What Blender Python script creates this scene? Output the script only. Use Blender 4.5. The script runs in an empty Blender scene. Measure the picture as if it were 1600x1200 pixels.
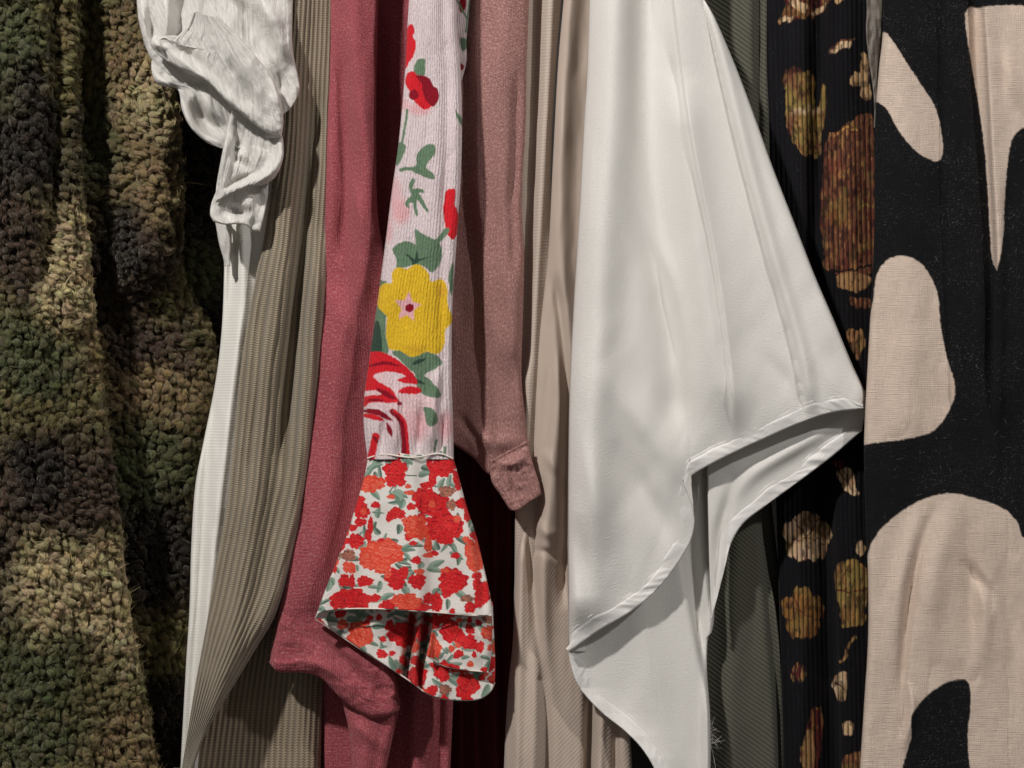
import bpy, math
import numpy as np

# ------------------------------------------------------------------ camera, world, lamps
S = 0.00055          # metres per unit at the front plane of the rail
D = 1900.0           # camera distance in the same units
sc = bpy.context.scene
C = sc.collection
cam_d = bpy.data.cameras.new('camera')
cam = bpy.data.objects.new('camera', cam_d)
C.objects.link(cam)
cam.location = (0, -D * S, 0)
cam.rotation_euler = (math.radians(90), 0, 0)
cam_d.sensor_width = 36
cam_d.lens = 36 * D / 1600.0
cam_d.clip_start = 0.05
cam_d.clip_end = 50
sc.camera = cam

w = bpy.data.worlds.new('World')
sc.world = w
w.use_nodes = True
bg = w.node_tree.nodes['Background']
bg.inputs[0].default_value = (1.0, 0.95, 0.90, 1)
bg.inputs[1].default_value = 0.115

def lamp(name, px, py, pz, target, energy, col, radius, angle=70):
    l = bpy.data.lights.new(name, 'SPOT')
    l.energy = energy
    l.color = col
    l.shadow_soft_size = radius * S
    l.spot_size = math.radians(angle)
    l.spot_blend = 0.7
    o = bpy.data.objects.new(name, l)
    C.objects.link(o)
    o.location = (px * S, py * S, pz * S)
    import mathutils
    d = mathutils.Vector((target[0] * S, target[1] * S, target[2] * S)) - o.location
    o.rotation_euler = d.to_track_quat('-Z', 'Y').to_euler()
    return o

lamp('shop_spotlight', -1650, -2500, 2600, (150, 0, 0), 178, (1.0, 0.965, 0.925), 90, 60)
lamp('shop_spotlight', 2400, -2300, 2400, (250, 0, -50), 66, (1.0, 0.965, 0.93), 75, 60)

sc.render.engine = 'CYCLES'
sc.cycles.use_denoising = True
sc.cycles.max_bounces = 6
sc.view_settings.view_transform = 'Standard'
sc.view_settings.look = 'None'
sc.view_settings.exposure = 0.0
sc.view_settings.gamma = 1.0
sc.view_settings.use_curve_mapping = False

# ------------------------------------------------------------------ numeric helpers
def lin(r, g, b):
    c = np.array([r, g, b], float) / 255.0
    return tuple(np.where(c <= 0.04045, c / 12.92, ((c + 0.055) / 1.055) ** 2.4))

def _hash(ix, iy, seed):
    h = (ix.astype(np.int64) * 374761393 + iy.astype(np.int64) * 668265263 + seed * 974634777) & 0xffffffff
    h = ((h ^ (h >> 13)) * 1274126177) & 0xffffffff
    h = h ^ (h >> 16)
    return (h & 0xffffff) / float(0xffffff)

def vnoise(x, y, seed=0):
    ix = np.floor(x); iy = np.floor(y)
    fx = x - ix; fy = y - iy
    fx = fx * fx * fx * (fx * (fx * 6 - 15) + 10); fy = fy * fy * fy * (fy * (fy * 6 - 15) + 10)
    a = _hash(ix, iy, seed); b = _hash(ix + 1, iy, seed)
    c = _hash(ix, iy + 1, seed); d = _hash(ix + 1, iy + 1, seed)
    return (a * (1 - fx) + b * fx) * (1 - fy) + (c * (1 - fx) + d * fx) * fy - 0.5

def fbm(x, y, seed=0, octv=3):
    s = 0; a = 1.0
    for k in range(octv):
        s = s + a * vnoise(x * 2 ** k, y * 2 ** k, seed + 17 * k)
        a *= 0.5
    return s

def crease(x, y, seed=0):
    n = fbm(x, y, seed, 2)
    return np.clip(1 - np.abs(n) * 5.0, 0, 1) ** 2

def wander(U, V):
    return 5.0 * fbm(U / 80, V / 200, 301, 2) + 0.6 * fbm(U / 14, V / 40, 305, 2)

def sstep(a, b, x):
    t = np.clip((x - a) / (b - a), 0, 1)
    return t * t * (3 - 2 * t)

def spline(pts, n, closed=False, corner=None):
    """points -> n samples at even arc length along a Catmull-Rom curve"""
    P = np.array(pts, float)
    if len(P) == 2 and not closed:
        t = np.linspace(0, 1, n)[:, None]
        return P[0] * (1 - t) + P[1] * t
    if closed:
        Q = np.vstack([P[-1], P, P[0], P[1]])
        m = len(P)
    else:
        Q = np.vstack([2 * P[0] - P[1], P, 2 * P[-1] - P[-2]])
        m = len(P) - 1
    out = []
    for i in range(m):
        p0, p1, p2, p3 = Q[i], Q[i + 1], Q[i + 2], Q[i + 3]
        k = 16
        t = np.linspace(0, 1, k, endpoint=False)[:, None]
        out.append(0.5 * ((2 * p1) + (-p0 + p2) * t + (2 * p0 - 5 * p1 + 4 * p2 - p3) * t * t + (-p0 + 3 * p1 - 3 * p2 + p3) * t ** 3))
    out.append(Q[m + 1][None])
    X = np.vstack(out)
    d = np.r_[0, np.cumsum(np.hypot(*np.diff(X, axis=0).T))]
    q = np.linspace(0, d[-1], n)
    return np.stack([np.interp(q, d, X[:, 0]), np.interp(q, d, X[:, 1])], 1)

def coons(L, R, nu, nv, top=None, bot=None, ease=None):
    L = spline(L, nv); R = spline(R, nv)
    T = spline(top, nu) if top else spline([L[0], R[0]], nu)
    B = spline(bot, nu) if bot else spline([L[-1], R[-1]], nu)
    extra = None
    if ease:                       # the outline's sharp turns stay near the hem
        B0 = spline(ease, nu); extra = (B - B0); B = B0
    T = T.copy(); B = B.copy()
    s = np.linspace(0, 1, nu)[None, :, None]; t = np.linspace(0, 1, nv)[:, None, None]
    # force the corners to agree
    T += (1 - s[0]) * (L[0] - T[0]) + s[0] * (R[0] - T[-1])
    B += (1 - s[0]) * (L[-1] - B[0]) + s[0] * (R[-1] - B[-1])
    P = (1 - t) * T[None] + t * B[None] + (1 - s) * L[:, None] + s * R[:, None]
    P -= (1 - s) * (1 - t) * L[0] + s * (1 - t) * R[0] + (1 - s) * t * L[-1] + s * t * R[-1]
    if extra is not None: P = P + (t ** 9) * extra[None]
    return P[..., 0], P[..., 1]

GAIN = 1.5
def vfold(U, V, pts, amp, w, kind='g', fade=70):
    """fold that runs down the cloth: pts = (u, v) down its line, amp towards the viewer"""
    p = spline(pts, 80)
    o = np.argsort(p[:, 1]); p = p[o]
    u0 = np.interp(V, p[:, 1], p[:, 0])
    sl = np.interp(V, p[:, 1], np.gradient(p[:, 0], p[:, 1] + np.arange(80) * 1e-6))
    du = (U - u0) / np.sqrt(1 + sl * sl)
    f = 1.0
    if fade:
        f = sstep(p[0, 1], p[0, 1] + fade, V) * (1 - sstep(p[-1, 1] - fade, p[-1, 1], V))
        if p[0, 1] < -30: f = 1 - sstep(p[-1, 1] - fade, p[-1, 1], V)
        if p[-1, 1] > 1230: f = sstep(p[0, 1], p[0, 1] + fade, V) if p[0, 1] >= -30 else 1.0
    if kind == 'g':
        h = np.exp(-(du / w) ** 2)
    elif kind == 'a':                   # asymmetric: w = (left, right)
        h = np.where(du < 0, np.exp(-(du / w[0]) ** 2), np.exp(-(du / w[1]) ** 2))
    elif kind == 'c':                   # sharp crease
        h = np.exp(-np.abs(du) / w)
    elif kind == 's':                   # step: right side comes forward, w = softness
        h = 0.5 + 0.5 * np.tanh(du / w)
    elif kind == 'S':                   # right side forward, then decays: w = (softness, decay)
        h = (0.5 + 0.5 * np.tanh(du / w[0])) * np.exp(-np.clip(du, 0, None) / w[1])
    elif kind == 'Z':                   # left side forward, decays to the left
        h = (0.5 - 0.5 * np.tanh(du / w[0])) * np.exp(np.clip(du, None, 0) / w[1])
    return -amp * GAIN * f * h

def dfold(U, V, pts, amp, w, kind='g'):
    """fold along any polyline, by distance; fades at its two ends"""
    p = spline(pts, 40)
    best = np.full(U.shape, 1e9); par = np.zeros(U.shape); sg = np.ones(U.shape)
    for i in range(39):
        a, b = p[i], p[i + 1]; ab = b - a
        t = np.clip(((U - a[0]) * ab[0] + (V - a[1]) * ab[1]) / (ab @ ab + 1e-9), 0, 1)
        dx = U - a[0] - t * ab[0]; dy = V - a[1] - t * ab[1]
        d = np.hypot(dx, dy)
        m = d < best
        best = np.where(m, d, best); par = np.where(m, (i + t) / 39, par)
        sg = np.where(m, np.sign(ab[0] * dy - ab[1] * dx), sg)
    f = np.sin(np.clip(par, 0, 1) * math.pi) ** 1.4
    if kind == 'c': h = np.exp(-best / w)
    elif kind == 'd': h = np.where(sg > 0, np.exp(-(best / w[0]) ** 2), np.exp(-(best / w[1]) ** 2))
    else: h = np.exp(-(best / w) ** 2)
    return -amp * GAIN * f * h

def roll(a, r, depth=None):
    depth = depth or r
    x = np.clip(1 - a / r, 0, 1)
    return depth * (1 - np.sqrt(np.clip(1 - x * x, 0, 1)))

# ------------------------------------------------------------------ mesh helpers
def world(U, V, Dp):
    f = (D + Dp) / D
    return np.stack([(U - 800) * f * S, Dp * S, (600 - V) * f * S], -1).reshape(-1, 3)

def raw_mesh(name, co, faces, mat, parent=None, uv=None, col=None, smooth=True):
    """co (n,3), faces (m,4) or (m,3) int, uv (n,2) per vertex, col (n,3) per vertex"""
    me = bpy.data.meshes.new(name)
    n, m, k = len(co), len(faces), faces.shape[1]
    me.vertices.add(n); me.vertices.foreach_set('co', co.astype(np.float32).ravel())
    me.loops.add(m * k); me.loops.foreach_set('vertex_index', faces.astype(np.int32).ravel())
    me.polygons.add(m)
    me.polygons.foreach_set('loop_start', np.arange(0, m * k, k, dtype=np.int32))
    if uv is not None:
        l = me.uv_layers.new(name='UVMap')
        l.data.foreach_set('uv', uv[faces.ravel()].astype(np.float32).ravel())
    if col is not None:
        a = me.color_attributes.new('Print', 'FLOAT_COLOR', 'POINT')
        a.data.foreach_set('color', np.c_[col, np.ones(n)].astype(np.float32).ravel())
    me.update(calc_edges=True)
    me.validate()
    me.polygons.foreach_set('use_smooth', np.ones(len(me.polygons), bool) if smooth else np.zeros(len(me.polygons), bool))
    me.materials.append(mat)
    o = bpy.data.objects.new(name, me)
    C.objects.link(o)
    if parent: o.parent = parent
    return o

def grid_faces(nv, nu):
    i = np.arange(nv - 1)[:, None] * nu + np.arange(nu - 1)[None]
    return np.stack([i, i + nu, i + nu + 1, i + 1], -1).reshape(-1, 4)

def beyond(P):
    """cloth that leaves the picture goes on past its edge"""
    P = [tuple(p) for p in P]
    if -100 < P[0][1] <= -40: P = [(P[0][0], P[0][1] - 130)] + P
    if 1250 <= P[-1][1] < 1300: P = P + [(P[-1][0], P[-1][1] + 110)]
    return P

def sheet(name, mat, parent, L, R, depth, top=None, bot=None, res=2.0, rl=18, rr=18, rb=0, rt=0, back=80, inward=0.25,
          paint=None, thick=1.6, wl=1.0, uvscale=1.0, nret=6, post=None, trange=None, ret=True, ease=None, crump=1.0, cseed=0):
    """a hanging piece of cloth: front drawn by its outline, both long edges roll round and run back"""
    L, R = beyond(L), beyond(R)
    Lp, Rp = np.array(L, float), np.array(R, float)
    wid = np.mean([np.hypot(*(spline(R, 20) - spline(L, 20)).T)])
    hgt = max(np.ptp(Lp[:, 1]), np.ptp(Rp[:, 1]))
    ru, rv = res if isinstance(res, tuple) else (res, res)
    nu = max(8, int(wid / ru)); nv = max(8, int(hgt / rv))
    U, V = coons(L, R, nu, nv, top, bot, ease)
    s = np.linspace(0, 1, nu)[None] * np.ones((nv, 1)); t = np.linspace(0, 1, nv)[:, None] * np.ones((1, nu))
    dep = depth(U, V) + np.zeros_like(U)
    wrow = np.maximum(np.hypot(U[:, -1] - U[:, 0], V[:, -1] - V[:, 0])[:, None], 2)
    if rl: dep = dep + roll(s * wrow, np.minimum(rl, wrow * 0.45))
    if rr: dep = dep + roll((1 - s) * wrow, np.minimum(rr, wrow * 0.45))
    hcol = np.maximum(np.abs(V[-1] - V[0])[None], 2)
    if rb: dep = dep + roll((1 - t) * hcol, rb)
    if rt: dep = dep + roll(t * hcol, rt)
    if post: dep = dep + post(U, V, s, t)
    if crump:
        dep = dep + crump * (1.0 * crease(U / 40, V / 190, 433 + cseed) * sstep(-0.1, 0.4, fbm(U / 60, V / 90, 441 + cseed, 2)) + 1.1 * fbm(U / 20, V / 42, 451 + cseed, 2))
    us = s * wid + wander(U, V); ts = t * hgt + wander(V, U) * 0.6
    if ret:
        k = (np.arange(1, nret + 1) / nret)[None]
        inw = inward * wrow * np.sqrt(k) * 0.6 + 2 * k
        wob = 1 + 0.0 * k
        bl = dep[:, :1] + back * k ** 1.3
        br = dep[:, -1:] + back * k ** 1.3
        UL = (U[:, :1] + inw)[:, ::-1]; VL = (V[:, :1] + 0 * k)[:, ::-1]
        UR = U[:, -1:] - inw; VR = V[:, -1:] + 0 * k
        U = np.hstack([UL, U, UR]); V = np.hstack([VL, V, VR])
        dep = np.hstack([bl[:, ::-1], dep, br])
        us = np.hstack([(us[:, :1] - back * k)[:, ::-1], us, us[:, -1:] + back * k])
        ts = np.hstack([(ts[:, :1] + 0 * k)[:, ::-1], ts, ts[:, -1:] + 0 * k])
    nv, nu = U.shape
    co = world(U, V, dep)
    uv = np.stack([us, ts], -1).reshape(-1, 2)
    col = paint(U.ravel(), V.ravel()) if paint else None
    o = raw_mesh(name, co, grid_faces(nv, nu), mat, parent, uv, col)
    if thick:
        m = o.modifiers.new('cloth_thickness', 'SOLIDIFY'); m.thickness = thick * S; m.offset = -1
    return o

def tube(name, pts, r, mat, parent, seg=8, n=60):
    """pts (u,v,depth) polyline -> thin round cord"""
    P = np.array(pts, float)
    d = np.r_[0, np.cumsum(np.hypot(*np.diff(P[:, :2], axis=0).T))]
    q = np.linspace(0, d[-1], n)
    uv = spline(P[:, :2], n)
    X = world(uv[:, 0], uv[:, 1], np.interp(q, d, P[:, 2]))
    T = np.gradient(X, axis=0); T /= np.linalg.norm(T, axis=1)[:, None]
    A = np.cross(T, [0, 1, 0]); A /= np.linalg.norm(A, axis=1)[:, None] + 1e-9
    Bn = np.cross(T, A)
    th = np.linspace(0, 2 * math.pi, seg, endpoint=False)
    co = X[:, None] + r * S * (np.cos(th)[None, :, None] * A[:, None] + np.sin(th)[None, :, None] * Bn[:, None])
    i = np.arange(n - 1)[:, None] * seg + np.arange(seg)[None]; j = np.arange(n - 1)[:, None] * seg + (np.arange(seg)[None] + 1) % seg
    f = np.stack([i, j, j + seg, i + seg], -1).reshape(-1, 4)
    u2 = np.stack([np.repeat(q, seg), np.tile(th * r, n)], -1)
    return raw_mesh(name, co.reshape(-1, 3), f, mat, parent, u2)

def fibres(name, mat, parent, u, v, d, length, width, rng, dirn=None, curl=0.6, col=None, spread=1.0):
    """short loose hairs: three-segment ribbons standing off the points (u,v,d)"""
    n = len(u)
    X = world(np.asarray(u, float), np.asarray(v, float), np.asarray(d, float))
    base = np.array([0, -1.0, 0])[None] if dirn is None else dirn
    T = base + rng.normal(0, spread, (n, 3)); T /= np.linalg.norm(T, axis=1)[:, None]
    Bd = rng.normal(0, 1, (n, 3)) * curl
    W = np.cross(T, rng.normal(0, 1, (n, 3))); W /= np.linalg.norm(W, axis=1)[:, None] + 1e-9
    ln = (length * (0.4 + rng.random(n)))[:, None] * S
    rows = []
    for k in range(5):
        q = k / 4
        c = X + T * ln * q + Bd * ln * q * q
        ww = width * S * (1 - 0.75 * q) * 0.5
        rows.append(c - W * ww); rows.append(c + W * ww)
    co = np.stack(rows, 1).reshape(-1, 3)
    f = []
    b = np.arange(n) * 10
    for k in range(4):
        f.append(np.stack([b + 2 * k, b + 2 * k + 1, b + 2 * k + 3, b + 2 * k + 2], -1))
    f = np.vstack(f)
    cc = np.repeat(col, 10, axis=0) if col is not None else None
    return raw_mesh(name, co, f, mat, parent, np.zeros((len(co), 2)), cc)

def thing(name, label, cat, loc=(800, 600, 0), group=None):
    o = bpy.data.objects.new(name, None); C.objects.link(o)
    o['label'] = label; o['category'] = cat
    if group: o['group'] = group
    return o

# ------------------------------------------------------------------ prints
class Paint:
    def __init__(self, x, y, base):
        self.x, self.y = x, y
        self.c = np.tile(np.array(base, float), (len(x), 1))
    def _mix(self, m, idx, col):
        self.c[idx] = self.c[idx] * (1 - m[:, None]) + np.array(col)[None] * m[:, None]
    def poly(self, pts, col, soft=0.9, smooth=True, grow=0.0, wob=0.0):
        P = spline(pts, max(24, len(pts) * 5), closed=True) if smooth else np.array(list(pts) + [pts[0]], float)
        pad = 6 + abs(grow) + soft
        idx = np.where((self.x > P[:, 0].min() - pad) & (self.x < P[:, 0].max() + pad) & (self.y > P[:, 1].min() - pad) & (self.y < P[:, 1].max() + pad))[0]
        if not len(idx): return
        x, y = self.x[idx], self.y[idx]
        if wob:
            x = x + wob * vnoise(x / 4.0, y / 4.0, 3) * 2; y = y + wob * vnoise(x / 4.0, y / 4.0, 9) * 2
        ins = np.zeros(len(x), bool); dist = np.full(len(x), 1e9)
        for i in range(len(P) - 1):
            a, b = P[i], P[i + 1]
            ab = b - a
            if abs(ab[0]) + abs(ab[1]) < 1e-9: continue
            cr = ((a[1] > y) != (b[1] > y))
            xi = a[0] + (y - a[1]) / (ab[1] if abs(ab[1]) > 1e-12 else 1e-12) * ab[0]
            ins ^= cr & (x < xi)
            t = np.clip(((x - a[0]) * ab[0] + (y - a[1]) * ab[1]) / (ab @ ab), 0, 1)
            dist = np.minimum(dist, np.hypot(x - a[0] - t * ab[0], y - a[1] - t * ab[1]))
        sd = np.where(ins, -dist, dist) - grow
        self._mix(1 - sstep(-soft, soft, sd), idx, col)
    def line(self, pts, wd, col, soft=0.8, taper=False):
        P = spline(pts, 20) if len(pts) > 2 else np.array(pts, float)
        idx = np.where((self.x > P[:, 0].min() - wd - 2) & (self.x < P[:, 0].max() + wd + 2) & (self.y > P[:, 1].min() - wd - 2) & (self.y < P[:, 1].max() + wd + 2))[0]
        if not len(idx): return
        x, y = self.x[idx], self.y[idx]; dist = np.full(len(x), 1e9)
        n = len(P) - 1
        for i in range(n):
            a, b = P[i], P[i + 1]; ab = b - a
            t = np.clip(((x - a[0]) * ab[0] + (y - a[1]) * ab[1]) / (ab @ ab + 1e-9), 0, 1)
            q = (i + t) / n
            k = np.sin(np.clip(q, 0.02, 0.98) * math.pi) ** 0.6 if taper else 1.0
            dist = np.minimum(dist, np.hypot(x - a[0] - t * ab[0], y - a[1] - t * ab[1]) - wd * 0.5 * k)
        self._mix(1 - sstep(-soft, soft, dist), idx, col)
    def soft(self, cx, cy, rx, ry, col, amt=1.0):
        d = np.hypot((self.x - cx) / rx, (self.y - cy) / ry)
        m = (1 - sstep(0.3, 1.0, d)) * amt
        idx = np.where(m > 0)[0]
        self._mix(m[idx], idx, col)
    def flower(self, cx, cy, rx, ry, col, dark, light, rng, rot=0, lobes=None, soft=0.7):
        """lobed bloom with brushed petals inside"""
        lobes = lobes or rng.integers(5, 8)
        r = max(rx, ry)
        idx = np.where((abs(self.x - cx) < r * 1.5) & (abs(self.y - cy) < r * 1.5))[0]
        if not len(idx): return
        dx, dy = self.x[idx] - cx, self.y[idx] - cy
        c, s = math.cos(rot), math.sin(rot)
        X, Y = (dx * c + dy * s) / rx, (-dx * s + dy * c) / ry
        th = np.arctan2(Y, X); rad = np.hypot(X, Y)
        p1, p2, p3 = rng.random(3) * 6.28
        lim = 0.86 + 0.13 * np.abs(np.sin(lobes * 0.5 * th + p1)) * 1.3 + 0.09 * np.sin(3 * th + p2) + 0.06 * np.sin(11 * th + p3)
        m = 1 - sstep(-soft / r, soft / r, rad - lim)
        self._mix(m, idx, col)
        self._mix(m * 0.32 * sstep(0.0, 0.35, vnoise(X * 1.8 + p1, Y * 1.8 + p2, 31)), idx, (np.array(col) * 0.4 + np.array(light) * 0.6))
        # brush strokes: swirling petal arcs
        X_ = X * (0.7 + r / 130.0) if r > 20 else X; Y_ = Y * (0.7 + r / 130.0) if r > 20 else Y
        sw = np.sin(rad * (7 + r / 14.0 if r > 20 else 9) + 1.4 * np.sin(lobes * 0.5 * th + p2) + 2.2 * vnoise(X * 2.2 + p1, Y * 2.2, 5))
        md = sstep(0.55, 0.9, sw) * m * 0.75
        self._mix(md * (vnoise(X * 3 + p3, Y * 3, 8) > -0.1), idx, dark)
        nz = vnoise(X_ * 4 + p2, Y_ * 8 + p1, 11)
        ml = sstep(0.20, 0.32, nz) * m * 0.7 * (rad < 0.85)
        self._mix(ml, idx, light)
    def leaf(self, cx, cy, ln, wd, rot, col, dark, soft=0.7, light=None):
        idx = np.where((abs(self.x - cx) < ln) & (abs(self.y - cy) < ln))[0]
        if not len(idx): return
        dx, dy = self.x[idx] - cx, self.y[idx] - cy
        c, s = math.cos(rot), math.sin(rot)
        X, Y = (dx * c + dy * s) / (ln * 0.5), (-dx * s + dy * c)
        prof = wd * 0.5 * np.sqrt(np.clip(1 - X * X, 0, 1)) * (1 - 0.35 * X)
        Yb = Y - 0.15 * wd * X * X
        m = (1 - sstep(-soft, soft, np.abs(Yb) - prof)) * (np.abs(X) < 1)
        self._mix(m * 0.92, idx, col)
        md = (1 - sstep(0.3, 1.1, np.abs(Yb))) * m
        self._mix(md * 0.8, idx, dark)
        md = (Yb > 0.8) * m * sstep(-0.1, 0.2, np.sin(X * 9 + Yb * 0.9))
        self._mix(md * 0.55, idx, dark)
        if light is not None:
            self._mix((Yb < -0.6) * m * 0.45, idx, light)

# ------------------------------------------------------------------ materials
class NG:
    def __init__(self, name):
        self.m = bpy.data.materials.new(name); self.m.use_nodes = True
        self.t = self.m.node_tree; self.n = self.t.nodes
        self.b = self.n['Principled BSDF']
    def link(self, a, b): self.t.links.new(a, b)
    def put(self, sock, v):
        if hasattr(v, 'is_linked') or isinstance(v, bpy.types.NodeSocket): self.link(v, sock)
        else: sock.default_value = v
    def math(self, op, a, b=0.0, c=0.0, clamp=False):
        x = self.n.new('ShaderNodeMath'); x.operation = op; x.use_clamp = clamp
        self.put(x.inputs[0], a); self.put(x.inputs[1], b)
        if op in ('MULTIPLY_ADD', 'SMOOTH_MIN', 'SMOOTH_MAX', 'COMPARE', 'WRAP'): self.put(x.inputs[2], c)
        return x.outputs[0]
    def uv(self):
        if not hasattr(self, '_uv'):
            x = self.n.new('ShaderNodeUVMap'); x.uv_map = 'UVMap'
            s = self.n.new('ShaderNodeSeparateXYZ'); self.link(x.outputs[0], s.inputs[0])
            self._uv = (s.outputs[0], s.outputs[1])
        return self._uv
    def vec(self, x, y, z=0.0):
        c = self.n.new('ShaderNodeCombineXYZ'); self.put(c.inputs[0], x); self.put(c.inputs[1], y); self.put(c.inputs[2], z)
        return c.outputs[0]
    def noise(self, sx, sy, detail=2.0, rough=0.5, off=0.0, dist=0.0, skew=0.0):
        """noise in cloth coordinates, cell sizes sx, sy in units"""
        u, v = self.uv()
        if skew:
            u2 = self.math('MULTIPLY_ADD', v, skew, u)
            v = self.math('MULTIPLY_ADD', u, -skew, v); u = u2
        x = self.n.new('ShaderNodeTexNoise'); x.noise_dimensions = '2D' if False else '3D'
        x.inputs['Scale'].default_value = 1.0; x.inputs['Detail'].default_value = detail
        x.inputs['Roughness'].default_value = rough; x.inputs['Distortion'].default_value = dist
        self.link(self.vec(self.math('MULTIPLY', u, 1.0 / sx), self.math('MULTIPLY', v, 1.0 / sy), off), x.inputs['Vector'])
        return x.outputs[0]
    def wave(self, fu, fv, jitter=None, phase=0.0):
        """0..1 sine, fu and fv in cycles per unit"""
        u, v = self.uv()
        a = self.math('ADD', self.math('MULTIPLY', u, fu * 2 * math.pi), self.math('MULTIPLY', v, fv * 2 * math.pi))
        if jitter is not None: a = self.math('ADD', a, jitter)
        a = self.math('ADD', a, phase)
        return self.math('MULTIPLY_ADD', self.math('SINE', a), 0.5, 0.5)
    def ramp(self, f, lo, hi, a=0.0, b=1.0):
        x = self.n.new('ShaderNodeMapRange'); x.clamp = True
        self.put(x.inputs[0], f); x.inputs[1].default_value = lo; x.inputs[2].default_value = hi
        x.inputs[3].default_value = a; x.inputs[4].default_value = b
        return x.outputs[0]
    def mix(self, f, a, b):
        x = self.n.new('ShaderNodeMix'); x.data_type = 'RGBA'
        self.put(x.inputs[0], f)
        for s_, v_ in ((x.inputs[6], a), (x.inputs[7], b)):
            if isinstance(v_, bpy.types.NodeSocket): self.link(v_, s_)
            else: s_.default_value = (*v_[:3], 1)
        return x.outputs[2]
    def scale(self, col, f):
        """colour times a factor socket"""
        x = self.n.new('ShaderNodeVectorMath'); x.operation = 'SCALE'
        if isinstance(col, bpy.types.NodeSocket): self.link(col, x.inputs[0])
        else: x.inputs[0].default_value = col[:3]
        self.put(x.inputs['Scale'], f)
        return x.outputs[0]
    def attr(self):
        x = self.n.new('ShaderNodeAttribute'); x.attribute_name = 'Print'
        return x.outputs[0]
    def bump(self, h, dist, strength=1.0):
        x = self.n.new('ShaderNodeBump'); x.inputs['Strength'].default_value = strength
        x.inputs['Distance'].default_value = dist * S
        self.link(h, x.inputs['Height'])
        if getattr(self, '_nrm', None): self.link(self._nrm, x.inputs['Normal'])
        self._nrm = x.outputs[0]
        self.link(self._nrm, self.b.inputs['Normal'])
    def finish(self, col, rough=0.85, sheen=0.2, spec=0.25, sheen_col=(1, 1, 1), sheen_rough=0.5, translucent=0.0):
        if isinstance(col, bpy.types.NodeSocket): self.link(col, self.b.inputs['Base Color'])
        else: self.b.inputs['Base Color'].default_value = (*col[:3], 1)
        self.put(self.b.inputs['Roughness'], rough)
        self.b.inputs['Specular IOR Level'].default_value = spec
        self.b.inputs['Sheen Weight'].default_value = sheen
        self.b.inputs['Sheen Roughness'].default_value = sheen_rough
        self.b.inputs['Sheen Tint'].default_value = (*sheen_col, 1)
        if translucent:
            tr = self.n.new('ShaderNodeBsdfTranslucent')
            if isinstance(col, bpy.types.NodeSocket): self.link(col, tr.inputs[0])
            else: tr.inputs[0].default_value = (*col[:3], 1)
            mx = self.n.new('ShaderNodeMixShader'); mx.inputs[0].default_value = translucent
            out = self.n['Material Output']
            self.link(self.b.outputs[0], mx.inputs[1]); self.link(tr.outputs[0], mx.inputs[2]); self.link(mx.outputs[0], out.inputs[0])
        return self.m

def m_twill(name, col, fu, fv, var=0.12, bump=0.8, rough=0.85, sheen=0.15):
    g = NG(name)
    j = g.math('MULTIPLY', g.noise(30, 30, 2), 1.6)
    w_ = g.wave(fu, fv, j)
    n = g.noise(1.6, 1.6, 2)
    b = g.noise(160, 260, 3)
    f = g.math('ADD', g.math('MULTIPLY_ADD', w_, var * 2, 1 - var), g.math('MULTIPLY_ADD', n, 0.24, -0.12))
    f = g.math('ADD', f, g.math('MULTIPLY_ADD', b, 0.2, -0.1))
    g.bump(g.math('ADD', w_, g.math('MULTIPLY', n, 0.5)), bump)
    return g.finish(g.scale(col, f), rough, sheen)

def m_heather(name, col, light, dark, amt=0.55, bump=0.8, period=3.2):
    """jersey with mixed fibres: pale and dark flecks along the wales"""
    g = NG(name)
    n1 = g.noise(2.8, 4.6, 4, 0.75, skew=0.15)
    n2 = g.noise(3.4, 2.8, 3, 0.65, off=4)
    n3 = g.noise(10, 7, 3, 0.6, off=8)
    b = g.noise(140, 220, 2, off=3)
    c = g.mix(g.math('MULTIPLY', g.ramp(n1, 0.50, 0.72), amt), col, light)
    c = g.mix(g.math('MULTIPLY', g.ramp(n2, 0.48, 0.28), amt), c, dark)
    j = g.math('MULTIPLY', g.noise(20, 20, 2, off=1), 2.0)
    w1 = g.wave(1 / period, 0.0, j); w2 = g.wave(0.0, 1 / (period * 0.85), j)
    h = g.math('ADD', g.math('MULTIPLY', w1, w2), g.math('MULTIPLY', n2, 1.0))
    h = g.math('ADD', h, g.math('MULTIPLY', n3, 1.6))
    g.bump(h, bump)
    c = g.scale(c, g.math('ADD', g.math('MULTIPLY_ADD', b, 0.3, 0.78), g.math('MULTIPLY', w1, 0.14)))
    return g.finish(c, 0.95, 0.35, 0.1, light)

def m_rib_knit(name, col, period, lr=0.18, amp=1.3, stitch=4.2):
    g = NG(name)
    u, v = g.uv()
    w1 = g.wave(1 / period, 0.0)
    # two legs of each knit stitch, slanting opposite ways either side of the rib's middle
    tri = g.math('ABSOLUTE', g.math('SINE', g.math('MULTIPLY', u, math.pi / period)))
    sl = g.math('MULTIPLY', tri, 2.6)
    w2 = g.wave(0.0, 1 / stitch, sl)
    n = g.noise(1.5, 1.5, 3, 0.6)
    n2 = g.noise(70, 120, 2, off=2)
    h = g.math('ADD', g.math('MULTIPLY', w1, 1.4), g.math('MULTIPLY', w2, 0.6))
    h = g.math('ADD', h, g.math('MULTIPLY', n, 0.7))
    g.bump(h, amp)
    f = g.math('ADD', g.math('MULTIPLY_ADD', w2, lr * 1.8, 0.86 - lr * 0.9), g.math('MULTIPLY_ADD', n, 0.5, -0.25))
    f = g.math('ADD', f, g.math('MULTIPLY_ADD', n2, 0.3, -0.12))
    f = g.math('MULTIPLY', f, g.math('MULTIPLY_ADD', w1, 0.45, 0.62))
    return g.finish(g.scale(col, f), 0.95, 0.2, 0.1)

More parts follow.
